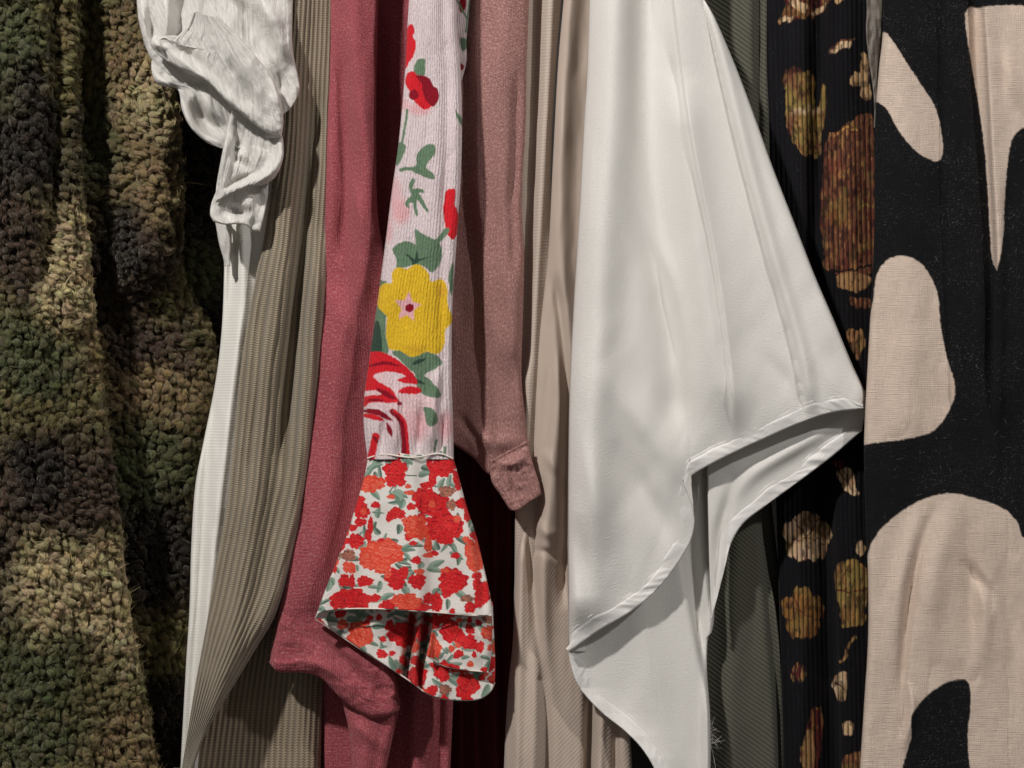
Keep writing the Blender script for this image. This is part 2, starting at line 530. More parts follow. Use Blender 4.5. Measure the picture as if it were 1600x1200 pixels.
def m_linen_print(name):
    g = NG(name)
    a = g.attr()
    wu = g.noise(26, 1.5, 2, 0.6); wv = g.noise(1.5, 22, 2, 0.6, off=5)
    n = g.noise(1.3, 1.3, 1, off=2)
    slub = g.ramp(g.noise(60, 1.8, 2, off=7), 0.60, 0.70)
    tu = g.wave(0.0, 1 / 3.1); tv = g.wave(1 / 3.1, 0.0)
    chk = g.math('MULTIPLY', tu, tv)
    f = g.math('ADD', g.math('MULTIPLY_ADD', wu, 0.42, 0.58), g.math('MULTIPLY', wv, 0.34))
    f = g.math('ADD', f, g.math('MULTIPLY_ADD', slub, 0.07, g.math('MULTIPLY', chk, 0.04)))
    c = g.scale(a, f)
    # pale lint caught on the dark cloth
    l1 = g.ramp(g.noise(1.5, 3.2, 1, 0.5, off=11, dist=1.4, skew=0.5), 0.68, 0.76)
    l2 = g.ramp(g.noise(3.2, 1.4, 1, 0.5, off=15, dist=1.4, skew=-0.4), 0.69, 0.77)
    l = g.math('MULTIPLY', g.math('MAXIMUM', l1, l2), g.ramp(g.noise(90, 90, 2, off=20), 0.35, 0.7))
    c = g.mix(g.math('MULTIPLY', l, 0.42), c, (0.45, 0.42, 0.38))
    h = g.math('ADD', wu, wv); h = g.math('ADD', h, g.math('MULTIPLY', chk, 0.25)); h = g.math('ADD', h, g.math('MULTIPLY', n, 0.8))
    g.bump(h, 1.1)
    return g.finish(c, 0.95, 0.02, 0.05)

def m_crepe_print(name):
    """crinkled viscose: fine wavering vertical ribs"""
    g = NG(name)
    a = g.attr()
    j = g.math('MULTIPLY', g.noise(9, 13, 2), 5.0)
    w1 = g.wave(1 / 4.2, 0.0, j)
    n = g.noise(1.6, 5.0, 2, off=4)
    n2 = g.noise(3.0, 7, 2, off=9)
    h = g.math('ADD', g.math('MULTIPLY', w1, n2), g.math('MULTIPLY', n, 0.6))
    g.bump(h, 1.6)
    f = g.math('ADD', g.math('MULTIPLY_ADD', w1, 0.13, 0.85), g.math('MULTIPLY_ADD', n, 0.5, -0.23))
    return g.finish(g.scale(a, f), 0.9, 0.1, 0.15, translucent=0.08)

def m_smooth_print(name):
    g = NG(name)
    a = g.attr()
    n = g.noise(1.8, 1.8, 2); n2 = g.noise(4.5, 3.2, 2, off=3, skew=0.6)
    g.bump(g.math('ADD', n, g.math('MULTIPLY', n2, 0.5)), 0.6)
    f = g.math('ADD', g.math('MULTIPLY_ADD', n, 0.2, 0.86), g.math('MULTIPLY', n2, 0.08))
    return g.finish(g.scale(a, f), 0.72, 0.08, 0.3, translucent=0.06)

def m_cord(name):
    g = NG(name)
    a = g.attr()
    n = g.noise(1.2, 4.5, 3, 0.7); n2 = g.noise(3, 60, 2, off=4)
    g.bump(n, 1.0)
    f = g.math('ADD', g.math('MULTIPLY_ADD', n, 1.0, 0.30), g.math('MULTIPLY', n2, 0.5))
    c = g.scale(a, f)
    l = g.ramp(g.noise(1.2, 2.6, 1, off=13, dist=1.2), 0.70, 0.76)
    l = g.math('MULTIPLY', l, g.ramp(g.noise(50, 70, 2, off=30), 0.42, 0.62))
    c = g.mix(g.math('MULTIPLY', l, 0.3), c, (0.28, 0.30, 0.34))
    return g.finish(c, 0.85, 0.05, 0.08, (0.8, 0.75, 0.7), 0.35)

def m_satin(name, col, rough=0.42, crepe=0.7, spec=0.45, sx=3.2):
    g = NG(name)
    n = g.noise(sx, sx * 0.5, 3, 0.65, skew=0.55, dist=0.4); n2 = g.noise(sx * 2.6, sx * 1.4, 2, off=5, skew=0.4)
    b = g.noise(200, 260, 2, off=8)
    g.bump(g.math('ADD', n, n2), crepe)
    f = g.math('ADD', g.math('MULTIPLY_ADD', n, 0.14, 0.90), g.math('MULTIPLY_ADD', b, 0.08, -0.04))
    return g.finish(g.scale(col, f), rough, 0.05, spec, translucent=0.08)

def m_gauze(name, col):
    g = NG(name)
    n = g.noise(1.3, 48, 3, 0.75, dist=0.1, skew=-0.25); n2 = g.noise(5, 50, 2, off=4); n3 = g.noise(2, 2, 2, off=6); n4 = g.noise(26, 1.6, 2, off=9)
    h = g.math('ADD', n, g.math('MULTIPLY', n2, 1.2)); h = g.math('ADD', h, g.math('MULTIPLY', n4, 0.3))
    g.bump(h, 2.8)
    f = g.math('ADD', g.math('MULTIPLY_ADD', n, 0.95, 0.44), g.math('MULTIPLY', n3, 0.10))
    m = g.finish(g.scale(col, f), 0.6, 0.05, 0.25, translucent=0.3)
    out = g.n['Material Output']; src = out.inputs[0].links[0].from_socket
    tp = g.n.new('ShaderNodeBsdfTransparent'); mx = g.n.new('ShaderNodeMixShader')
    g.put(mx.inputs[0], g.ramp(n, 0.42, 0.72, 0.0, 0.16))
    g.link(src, mx.inputs[1]); g.link(tp.outputs[0], mx.inputs[2]); g.link(mx.outputs[0], out.inputs[0])
    return m

def m_ottoman(name, col, period):
    g = NG(name)
    j = g.math('MULTIPLY', g.noise(40, 40, 2), 1.2)
    w1 = g.wave(0.0, 1 / period, j); n = g.noise(2, 2, 2)
    g.bump(g.math('ADD', w1, g.math('MULTIPLY', n, 1.4)), 0.18)
    f = g.math('ADD', g.math('MULTIPLY_ADD', w1, 0.045, 0.87), g.math('MULTIPLY', n, 0.10))
    return g.finish(g.scale(col, f), 0.8, 0.1, 0.2)

def m_sherpa(name):
    g = NG(name)
    a = g.attr()
    x = g.n.new('ShaderNodeTexCoord')
    nz = g.n.new('ShaderNodeTexNoise'); nz.inputs['Scale'].default_value = 900; nz.inputs['Detail'].default_value = 3
    g.link(x.outputs['Object'], nz.inputs['Vector'])
    nw = g.n.new('ShaderNodeTexNoise'); nw.inputs['Scale'].default_value = 260; nw.inputs['Detail'].default_value = 2; nw.inputs['Distortion'].default_value = 1.5
    g.link(x.outputs['Object'], nw.inputs['Vector'])
    g.bump(g.math('ADD', nz.outputs[0], g.math('MULTIPLY', nw.outputs[0], 1.5)), 2.6)
    f = g.math('ADD', g.math('MULTIPLY_ADD', nz.outputs[0], 0.9, 0.35), g.math('MULTIPLY', nw.outputs[0], 0.4))
    return g.finish(g.scale(a, f), 0.9, 0.35, 0.15, (0.9, 0.85, 0.7), 0.4)

def m_fibre(name, col=None):
    g = NG(name)
    return g.finish(g.attr() if col is None else col, 0.8, 0.0, 0.2)

M_backdrop = NG('dark_backdrop'); nzw = M_backdrop.noise(60, 60, 3)
M_backdrop = M_backdrop.finish(M_backdrop.scale((0.03, 0.027, 0.025), M_backdrop.math('ADD', nzw, 0.5)), 0.95, 0)
M_sherpa = m_sherpa('sherpa_fleece')
M_fuzz = m_fibre('loose_fibre')
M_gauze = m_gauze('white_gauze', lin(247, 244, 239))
M_ribwhite = m_ottoman('white_ribbed_jersey', lin(226, 223, 216), 4.4)
M_knit = m_rib_knit('olive_rib_knit', lin(153, 140, 120), 7.2, 0.16, 1.1, 3.5)
M_knit2 = m_rib_knit('olive_rib_knit_body', lin(154, 138, 118), 8.6, 0.16, 0.8)
M_red = m_heather('heathered_red_jersey', lin(156, 76, 84), lin(208, 150, 150), lin(104, 40, 50), 0.68, 0.8, 2.7)
M_mauve = m_heather('mauve_jersey', lin(152, 110, 106), lin(212, 178, 168), lin(94, 60, 60), 0.8, 0.8, 2.6)
M_maroon = m_heather('maroon_jersey', lin(88, 34, 40), lin(110, 54, 58), lin(60, 22, 28), 0.4, 0.6)
M_crepe = m_crepe_print('floral_crepe')
M_floral = m_smooth_print('floral_cuff_cloth')
M_piping = m_satin('white_piping', lin(225, 215, 205), 0.7, 0.3, 0.2)
M_beige1 = m_twill('beige_fine_twill', lin(180, 166, 154), 0.02, 1 / 5.0, 0.05, 0.2)
M_beige2 = m_twill('khaki_twill', lin(184, 168, 155), 0.22, 0.14, 0.03, 0.25)
M_satin = m_satin('white_crepe_satin', lin(231, 228, 223), 0.62, 0.7, 0.2, 1.8)
M_satinhem = m_satin('white_satin_hem', lin(230, 227, 224), 0.48, 0.5, 0.4, 2.6)
M_olive = m_twill('olive_twill', lin(80, 79, 68), 0.10, -0.13, 0.2, 0.8)
M_cord = m_cord('printed_corduroy')
M_grey = m_satin('grey_satin', lin(120, 112, 103), 0.5, 0.5, 0.35)
M_linen = m_linen_print('printed_linen')

# ------------------------------------------------------------------ the setting
bwp = np.array([(-3000, -1800), (4600, -1800), (4600, 3000), (-3000, 3000)], float)
bw = raw_mesh('gap_backdrop', world(bwp[:, 0], bwp[:, 1], np.full(4, 900.0)), np.array([[0, 3, 2, 1]]), M_backdrop, uv=bwp)  # dark sheet added behind the row to black out the gaps
bw['kind'] = 'structure'
rng = np.random.default_rng(7)

# ------------------------------------------------------------------ camouflage sherpa jacket
TAN, OLV, GRN, BRN, BLK, MID = lin(170, 154, 116), lin(102, 94, 60), lin(78, 80, 52), lin(66, 52, 42), lin(38, 31, 27), lin(126, 108, 76)
def camo(u, v, spots, base):
    uu = u + 34 * fbm(u / 60, v / 60, 31, 3); vv = v + 34 * fbm(u / 60, v / 60, 57, 3)
    c = np.tile(np.array(base), (len(u), 1))
    for (x, y, rx, ry, col) in spots:
        d = np.hypot((uu - x) / rx, (vv - y) / ry)
        m = (1 - sstep(0.5, 1.4, d))[:, None]
        c = c * (1 - m) + np.array(col) * m
    return c
CAMO_A = [(20, 60, 50, 110, GRN), (80, 190, 60, 120, BLK), (15, 250, 80, 90, BLK), (25, 390, 50, 90, BRN), (100, 90, 22, 160, OLV), (105, 430, 48, 110, TAN), (120, 540, 50, 60, MID),
          (40, 560, 80, 80, GRN), (130, 640, 60, 50, OLV), (30, 645, 60, 30, OLV), (90, 760, 150, 90, BRN), (60, 730, 60, 50, BLK), (0, 900, 40, 90, BRN),
          (110, 920, 100, 80, TAN), (180, 980, 60, 130, TAN), (60, 1050, 110, 60, GRN), (170, 1080, 60, 50, OLV), (60, 1160, 140, 50, GRN), (200, 1170, 70, 60, MID)]
CAMO_B = [(160, 90, 60, 100, OLV), (225, 90, 60, 90, MID), (245, 160, 50, 70, TAN), (200, 250, 60, 70, MID), (160, 230, 40, 80, GRN), (250, 310, 35, 70, MID), (200, 430, 70, 90, BRN),
          (180, 380, 40, 60, BLK), (300, 470, 50, 50, OLV), (240, 600, 90, 70, MID), (230, 545, 60, 40, BRN), (215, 740, 90, 70, GRN), (240, 860, 90, 90, BLK), (250, 1010, 60, 60, OLV),
          (250, 1120, 90, 60, BLK)]

# unit blob: a subdivided octahedron sphere
def unit_ball():
    import bmesh
    bm = bmesh.new(); bmesh.ops.create_icosphere(bm, subdivisions=2, radius=1.0)
    v = np.array([x.co[:] for x in bm.verts]); f = np.array([[x.index for x in p.verts] for p in bm.faces]); bm.free()
    return v, f
BV, BF = unit_ball()

def sherpa(name, parent, L, R, depth, camo_spots, base, spacing, seed, size=(4.8, 9.2), rr=40, rl=10, back=120, clip=None):
    rg = np.random.default_rng(seed)
    L, R = beyond(L), beyond(R)
    Lp = spline(L, 400); Rp = spline(R, 400)
    # cloth backing
    def full(U, V):
        lu = np.interp(V, Lp[:, 1], Lp[:, 0]); ru = np.interp(V, Rp[:, 1], Rp[:, 0])
        return depth(U, V) + roll(ru - U, rr) + (roll(U - lu, rl) if rl else 0)
    # jittered points over the outline and round the rolled right edge
    v0, v1 = Lp[0, 1], Lp[-1, 1]
    us, vs = [], []
    y = v0
    while y < v1:
        x = Lp[:, 0].min()
        while x < Rp[:, 0].max() + spacing:
            us.append(x + rg.normal(0, spacing * 0.28)); vs.append(y + rg.normal(0, spacing * 0.28)); x += spacing
        y += spacing * 0.82
    us, vs = np.array(us), np.array(vs)
    lu = np.interp(vs, Lp[:, 1], Lp[:, 0]); ru = np.interp(vs, Rp[:, 1], Rp[:, 0])
    k = (us > lu + 2) & (us < ru - 4)
    us, vs, ru = us[k], vs[k], ru[k]
    # extra curls along the turned edge, going back
    ev = np.repeat(np.arange(v0, v1, spacing * 0.8), 5); eo = np.tile(np.arange(5), len(ev) // 5)
    ed = np.concatenate([np.zeros(len(us)), (eo + 0.5) * spacing * 1.1 + rg.normal(0, 3, len(ev))])
    eu = np.interp(ev, Rp[:, 1], Rp[:, 0]) - 5 - eo * 2.0 + rg.normal(0, 1.5, len(ev))
    us = np.concatenate([us, eu]); vs = np.concatenate([vs, ev + rg.normal(0, 3, len(ev))])
    dd = full(us, vs) + ed
    n = len(us)
    flow = 0.9 + 1.6 * fbm(us / 130, vs / 130, seed + 5, 2)          # lie of the pile
    ang = flow + rg.normal(0, 0.55, n)
    a = rg.uniform(size[0], size[1], n) * (0.75 + 0.5 * rg.random(n)); b = a * rg.uniform(0.5, 0.78, n); cdep = a * rg.uniform(0.75, 1.1, n)
    P = BV[None].repeat(n, 0)
    # lumps
    ph = rg.random((n, 1)) * 50
    lump = 1 + 0.28 * vnoise(P[..., 0] * 1.7 + ph, P[..., 1] * 1.7 + P[..., 2] * 1.3 + ph, seed) + 0.22 * vnoise(P[..., 0] * 4 + ph, P[..., 2] * 4 + P[..., 1] * 3, seed + 3)
    P = P * lump[..., None]
    X = P[..., 0] * a[:, None]; Y = P[..., 1] * b[:, None]; Z = P[..., 2] * cdep[:, None]
    bend = rg.normal(0, 0.35, (n, 1)); Y = Y + bend * X * X / a[:, None]
    ca, sa = np.cos(ang)[:, None], np.sin(ang)[:, None]
    U = us[:, None] + X * ca - Y * sa; V = vs[:, None] + X * sa + Y * ca
    Dp = dd[:, None] - cdep[:, None] * 0.25 + Z + rg.normal(0, 3.0, (n, 1)) - 0.2 * X
    co = world(U, V, Dp)
    nb = len(BV)
    f = (BF[None] + (np.arange(n) * nb)[:, None, None]).reshape(-1, 3)
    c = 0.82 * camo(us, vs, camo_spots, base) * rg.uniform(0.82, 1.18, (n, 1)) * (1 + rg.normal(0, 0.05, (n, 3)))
    curl_tone = 0.72 + 0.42 * (0.5 - 0.5 * BV[:, 2])                       # each curl paler on the side facing the viewer
    col = (c[:, None] * curl_tone[None, :, None]).reshape(-1, 3)
    # backing sheet appended to the same mesh
    nu, nv = 50, 200
    Ub, Vb = coons(L, R, nu, nv)
    Db = full(Ub, Vb) + 5
    k = np.arange(1, 7)[None] / 6
    Ub = np.hstack([Ub, Ub[:, -1:] - 14 * k]); Vb = np.hstack([Vb, Vb[:, -1:] + 0 * k]); Db = np.hstack([Db, Db[:, -1:] + back * k])
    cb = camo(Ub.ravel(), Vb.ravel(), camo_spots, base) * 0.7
    gf = grid_faces(nv, nu + 6)
    gf = np.vstack([gf[:, [0, 1, 2]], gf[:, [0, 2, 3]]]) + len(co)
    co = np.vstack([co, world(Ub, Vb, Db)]); f = np.vstack([f, gf]); col = np.vstack([col, cb])
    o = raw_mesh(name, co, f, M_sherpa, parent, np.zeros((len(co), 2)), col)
    # wool strands wound round every curl, then a few that stand off it
    ms = 18
    N = n * ms; K = 7
    rep = lambda q: np.repeat(q, ms)
    aa, bb, cc_ = rep(a) * rg.uniform(0.85, 1.2, N), rep(b) * rg.uniform(0.95, 1.15, N), rep(cdep) * rg.uniform(0.95, 1.15, N)
    ph = rg.uniform(-0.25, math.pi + 0.25, N); tw = rg.normal(0.9, 0.4, N)
    t0 = rg.uniform(0.05, 1.2, N); t1 = t0 + rg.uniform(0.9, 1.9, N)
    Ca, Sa = np.cos(rep(ang)), np.sin(rep(ang)); bnd = rep(bend[:, 0])
    off = rg.uniform(0.98, 1.10, N); fray = rg.random(N) ** 3 * 1.5
    rows = []
    for q in range(K):
        z = q / (K - 1); tau = t0 + (t1 - t0) * z; f_ = ph + tw * (tau - 1.5)
        o_ = off + fray * z * z
        X = np.cos(tau) * aa * o_; Y = np.sin(tau) * np.cos(f_) * bb * o_ + bnd * X * X / aa; Z = -np.abs(np.sin(tau) * np.sin(f_)) * cc_ * o_
        uu = rep(us) + X * Ca - Y * Sa; vv = rep(vs) + X * Sa + Y * Ca
        zz = np.repeat(Dp.mean(1), ms) + Z
        rows.append(world(uu, vv, zz))
    Pth = np.stack(rows, 1)
    Tn = np.gradient(Pth, axis=1); W = np.cross(Tn, np.array([0, 1.0, 0]) + rg.normal(0, 0.5, (N, 1, 3))); W /= np.linalg.norm(W, axis=2)[..., None] + 1e-12
    wd = (0.32 * S * np.sin(np.linspace(0.25, 2.9, K)))[None, :, None] * rg.uniform(0.6, 1.3, (N, 1, 1))
    cof = np.stack([Pth - W * wd, Pth + W * wd], 2).reshape(-1, 3)
    bs = (np.arange(N) * 2 * K)[:, None] + 2 * np.arange(K - 1)[None]
    fs = np.stack([bs, bs + 1, bs + 3, bs + 2], -1).reshape(-1, 4)
    cs = np.repeat(np.repeat(c, ms, 0) * rg.uniform(0.85, 1.7, (N, 1)), 2 * K, 0)
    fo = raw_mesh('fleece_fuzz', cof, fs, M_fuzz, o, np.zeros((len(cof), 2)), cs)
    fo['kind'] = 'stuff'
    return o

jacket = thing('sherpa_jacket', 'olive, tan and brown camouflage sherpa fleece jacket at the left end of the row', 'jacket')
A_L = [(-170, -50), (-170, 400), (-170, 800), (-170, 1250)]
A_R = [(118, -50), (124, 150), (133, 330), (148, 480), (163, 620), (184, 780), (203, 950), (226, 1080), (254, 1250)]
def dA(U, V):
    d = 0.0 + 14 * fbm(U / 90, V / 160, 3, 2)
    d = d + vfold(U, V, [(84, -50), (90, 150), (80, 330), (60, 480)], -20, 14, 'g')
    d = d + vfold(U, V, [(20, -50), (40, 300), (30, 600), (70, 900), (110, 1250)], 22, 60, 'g')
    return d
sherpa('sleeve', jacket, A_L, A_R, dA, CAMO_A, OLV, 10.4, 11, rr=44, rl=0)
B_L = [(84, -50), (90, 400), (120, 800), (160, 1250)]
B_R = [(232, -50), (252, 60), (270, 130), (283, 220), (287, 330), (283, 420), (300, 470), (334, 520), (338, 570), (327, 650), (308, 760), (298, 900), (291, 1000), (280, 1250)]
def dB(U, V):
    d = 78 + 60 * (1 - sstep(-50, 500, V)) * 0 + 12 * fbm(U / 80, V / 140, 9, 2)
    d = d + vfold(U, V, [(140, -50), (150, 200), (160, 420), (200, 560)], -12, 22, 'g')
    d = d + vfold(U, V, [(225, -50), (245, 150), (235, 350), (200, 480)], 30, 34, 'g')
    d = d + 45 * sstep(380, 520, V) + 20 * sstep(700, 900, V)
    return d
sherpa('body', jacket, B_L, B_R, dB, CAMO_B, lin(74, 64, 40), 10.4, 23, rr=34, rl=0)
C_L = [(232, -50), (232, 300), (232, 700)]
C_R = [(350, -50), (352, 300), (350, 700)]
sherpa('side_panel', jacket, C_L, C_R, lambda U, V: 215 + 0 * U, [(300, 430, 60, 60, GRN)], BLK, 13, 37, rr=30, rl=0)

# ------------------------------------------------------------------ white gauze sleeve
gz = thing('gauze_blouse', 'sheer white gauze blouse with its sleeve twisted and scrunched at the top', 'blouse')
GZ = dict(crump=0, thick=0.7)
def gz_post(k):
    def f(U, V, s, t):
        ss = s + 0.12 * fbm(s * 2.5, t * 1.6, k + 7, 2)
        pl = fbm(ss * 7, t * 1.2, k, 2) + 0.5 * fbm(ss * 17, t * 2.0, k + 3, 2)
        fine = crease(ss * 9, t * 1.1, k + 9) * sstep(-0.1, 0.4, fbm(s * 3, t * 3, k + 13, 2))
        ed = np.exp(-s / 0.05) + np.exp(-(1 - s) / 0.05) + np.exp(-(1 - t) / 0.06)
        fine = fine + 0.45 * crease(ss * 24, t * 1.6, k + 17)
        return -(5.0 * pl + 2.4 * fine) + 0.8 * fbm(U / 8, V / 14, k + 21, 2) + 3.5 * ed * fbm(U / 13, V / 13, k + 31, 2)
    return f
def gz_noise(U, V, k, a=5):
    return a * 1.2 * fbm(U / 26, V / 50, k, 2) + 1.0 * fbm((U - 0.55 * V) / 3.4, (V + 0.55 * U) / 70, k + 50, 2)
# rear layer of the puff
def dg1(U, V):
    d = -12 + gz_noise(U, V, 1, 8)
    d += dfold(U, V, [(250, -30), (262, 30), (252, 90)], 16, 9)
    d += dfold(U, V, [(300, -40), (280, 30), (275, 90)], -14, 12)
    d += dfold(U, V, [(330, -40), (390, 30), (440, 110)], -16, 12)
    d += dfold(U, V, [(380, -40), (420, 20), (455, 110)], 22, 16)
    d += dfold(U, V, [(350, -40), (385, 20), (430, 90)], 10, 9)
    d += dfold(U, V, [(430, 90), (440, 140), (432, 180)], -12, 9)
    d += dfold(U, V, [(222, -20), (228, 50), (244, 100)], 10, 6)
    return d
sheet('sleeve', M_gauze, gz, [(214, -40), (213, 0), (219, 45), (234, 90), (262, 122)], [(459, -40), (457, 30), (458, 80), (468, 130), (466, 150)], dg1,
      bot=[(262, 122), (330, 110), (390, 170), (428, 182), (452, 172), (466, 150)], res=1.2, rl=7, rr=9, rb=4, back=50, post=gz_post(501), **GZ)
# lower left hanging loop
def dg3(U, V):
    d = -12 + gz_noise(U, V, 4, 5)
    d += dfold(U, V, [(278, 128), (292, 180), (312, 212), (345, 228)], 18, 8)
    d += dfold(U, V, [(300, 150), (322, 190), (352, 212)], -16, 9)
    d += dfold(U, V, [(240, 100), (250, 125), (282, 132)], 12, 9)
    d += dfold(U, V, [(320, 130), (330, 170), (352, 196)], 9, 9)
    return d
sheet('sleeve_loop', M_gauze, gz, [(243, 70), (236, 105), (246, 132), (277, 140), (284, 172), (298, 200), (322, 222), (345, 232)], [(330, 70), (352, 110), (375, 160), (392, 232)], dg3,
      res=1.1, rl=3, rr=3, rb=2, back=24, post=gz_post(521), **GZ)
# front flap sweeping from the upper left to the right
def dg2(U, V):
    d = -44 + gz_noise(U, V, 7, 6)
    d += dfold(U, V, [(300, 20), (360, 80), (415, 160), (436, 215)], 14, 30)
    d += dfold(U, V, [(330, 70), (370, 120), (420, 190)], -4, 9)
    d += dfold(U, V, [(240, 60), (300, 105), (350, 150), (410, 200)], 10, 9)
    d += dfold(U, V, [(262, 66), (300, 92), (330, 120)], -10, 9)
    d += dfold(U, V, [(240, 52), (246, 70), (262, 78)], 10, 6)
    return d
sheet('sleeve_flap', M_gauze, gz, [(302, 19), (292, 40), (274, 60), (266, 68), (250, 56), (238, 58), (236, 72), (252, 90)], [(342, 27), (376, 60), (400, 88), (424, 120), (440, 160), (443, 190), (440, 215)], dg2,
      top=[(302, 19), (322, 24), (342, 27)], bot=[(252, 90), (290, 112), (325, 128), (350, 155), (380, 180), (412, 204), (440, 215)], res=1.0, rl=4, rr=9, rb=6, back=34, post=gz_post(541), **GZ)
# twisted tail
def dg4(U, V):
    d = -24 + gz_noise(U, V, 12, 6)
    d += dfold(U, V, [(360, 178), (375, 215), (368, 245), (395, 268)], -12, 7)
    d += dfold(U, V, [(440, 205), (440, 240), (420, 272), (380, 292), (345, 305)], 14, 9)
    d += dfold(U, V, [(358, 195), (350, 240), (345, 290)], 10, 9)
    d += dfold(U, V, [(405, 268), (370, 282), (342, 300)], -7, 4)
    d += dfold(U, V, [(400, 215), (405, 245), (395, 270)], 7, 10)
    return d
sheet('sleeve_twist', M_gauze, gz, [(362, 172), (352, 215), (344, 255), (338, 290), (337, 316)], [(438, 196), (443, 225), (442, 250), (430, 277), (410, 290)], dg4,
      bot=[(337, 316), (350, 308), (375, 296), (392, 290), (410, 290)], res=1.0, rl=5, rr=8, rb=4, back=34, post=gz_post(561), **GZ)
def dg5(U, V):
    d = -12 + gz_noise(U, V, 19, 5)
    d += dfold(U, V, [(334, 310), (332, 335), (345, 348), (380, 350)], 12, 8)
    d += dfold(U, V, [(350, 318), (372, 330), (400, 332)], -10, 8)
    d += dfold(U, V, [(395, 295), (388, 320), (400, 350)], 9, 9)
    return d
sheet('cuff', M_gauze, gz, [(337, 300), (330, 318), (328, 335), (333, 346)], [(420, 276), (418, 310), (412, 340), (406, 362)], dg5,
      bot=[(333, 346), (350, 351), (372, 350), (384, 352), (395, 360), (406, 362)], res=1.0, rl=5, rr=5, rb=4, back=34, post=gz_post(581), **GZ)
sheet('underlayer', M_gauze, gz, [(336, 345), (342, 380), (349, 405), (350, 416)], [(362, 345), (362, 380), (360, 405), (360, 416)], lambda U, V: 30 + gz_noise(U, V, 40, 4), res=1.5, rl=5, rr=5, back=20, thick=1.0)

# ------------------------------------------------------------------ white ribbed top
rt_ = thing('ribbed_top', 'narrow strip of a white finely ribbed top hanging below the gauze sleeve', 'top')
def drt(U, V):
    d = 58 + 5 * fbm(U / 25, V / 120, 61, 2)
    d += vfold(U, V, [(380, 330), (378, 480), (352, 700), (330, 900), (300, 1250)], 10, 10, 'g', 60)
    d += vfold(U, V, [(365, 330), (352, 520), (325, 700), (312, 900), (290, 1250)], -8, 8, 'g', 60)
    return d
sheet('sleeve', M_ribwhite, rt_, [(352, 300), (350, 430), (346, 520), (336, 600), (318, 690), (305, 760), (299, 850), (296, 950), (290, 1050), (280, 1250)],
      [(432, 300), (420, 430), (405, 520), (396, 600), (385, 700), (372, 780), (358, 880), (340, 980), (322, 1080), (305, 1250)], drt, res=(2, 2.4), rl=12, rr=8, back=140, inward=0.3)

# ------------------------------------------------------------------ olive rib knit cardigan
kn = thing('knit_cardigan', 'olive beige chunky ribbed knit cardigan twisted beside the white gauze sleeve', 'cardigan')
RIB = 9.2
KL = [(446, -50), (438, 100), (428, 250), (414, 360), (400, 430), (384, 520), (373, 600), (365, 690), (353, 790), (338, 880), (318, 1000), (300, 1100), (279, 1250)]
KR = [(530, -50), (528, 60), (524, 200), (520, 330), (516, 430), (510, 540), (503, 640), (492, 740), (470, 830), (448, 910), (428, 966), (402, 1010), (372, 1060), (342, 1110), (314, 1165), (292, 1250)]
def dkn(U, V):
    d = 28 + 8 * fbm(U / 50, V / 170, 71, 2)
    d += vfold(U, V, [(470, -50), (455, 200), (440, 400), (410, 600), (395, 800), (360, 1000), (300, 1250)], 18, 22, 'g')
    d += vfold(U, V, [(500, 120), (480, 300), (468, 450), (455, 600), (440, 760)], -16, 12, 'g', 120)
    d += vfold(U, V, [(500, 350), (492, 500), (478, 640), (462, 780), (430, 930), (380, 1040)], 20, 15, 'g', 120)
    d += vfold(U, V, [(420, 420), (405, 560), (395, 680), (380, 800)], -8, 10, 'g', 90)
    return d
def rib_post(period, amp, wid):
    def f(U, V, s, t):
        return -amp * np.cos(s * wid / period * 2 * math.pi) * 0.5
    return f
def knit_sheet(name, mat, parent, L, R, depth, period, amp, **kw):
    L, R = beyond(L), beyond(R)
    wid = float(np.mean(np.hypot(*(spline(R, 20) - spline(L, 20)).T)))
    return sheet(name, mat, parent, L, R, depth, post=lambda U, V, s, t: -amp * np.sin((s * wid + wander(U, V)) / period * 2 * math.pi) * (0.75 + 0.8 * fbm(U / 20, V / 60, 311, 2)), **kw)
k_sl = knit_sheet('sleeve', M_knit, kn, KL, KR, dkn, 7.2, 1.3, res=(1.1, 2.2), rl=16, rr=26, back=90)
def dkn2(U, V):
    d = 112 + 6 * fbm(U / 60, V / 120, 77, 2)
    d += vfold(U, V, [(455, 900), (470, 1050), (480, 1250)], 10, 22, 'g', 0)
    return d
knit_sheet('body', M_knit2, kn, [(350, 900), (330, 1000), (310, 1100), (290, 1250)], [(512, 900), (510, 1000), (504, 1100), (500, 1250)], dkn2, 8.6, 0.8, res=(1.3, 3), rl=10, rr=16, back=160)
# fluff on the knit's edge
e = spline(KL, 700); e = e[(e[:, 1] > 330)]
fo = fibres('knit_fuzz', m_fibre('knit_hair', lin(190, 172, 140)), k_sl, e[:, 0] + 2, e[:, 1], np.full(len(e), 48.0), 5, 0.5, rng, dirn=np.array([[-1.0, -0.2, 0.1]]), spread=0.6)
fo['kind'] = 'stuff'

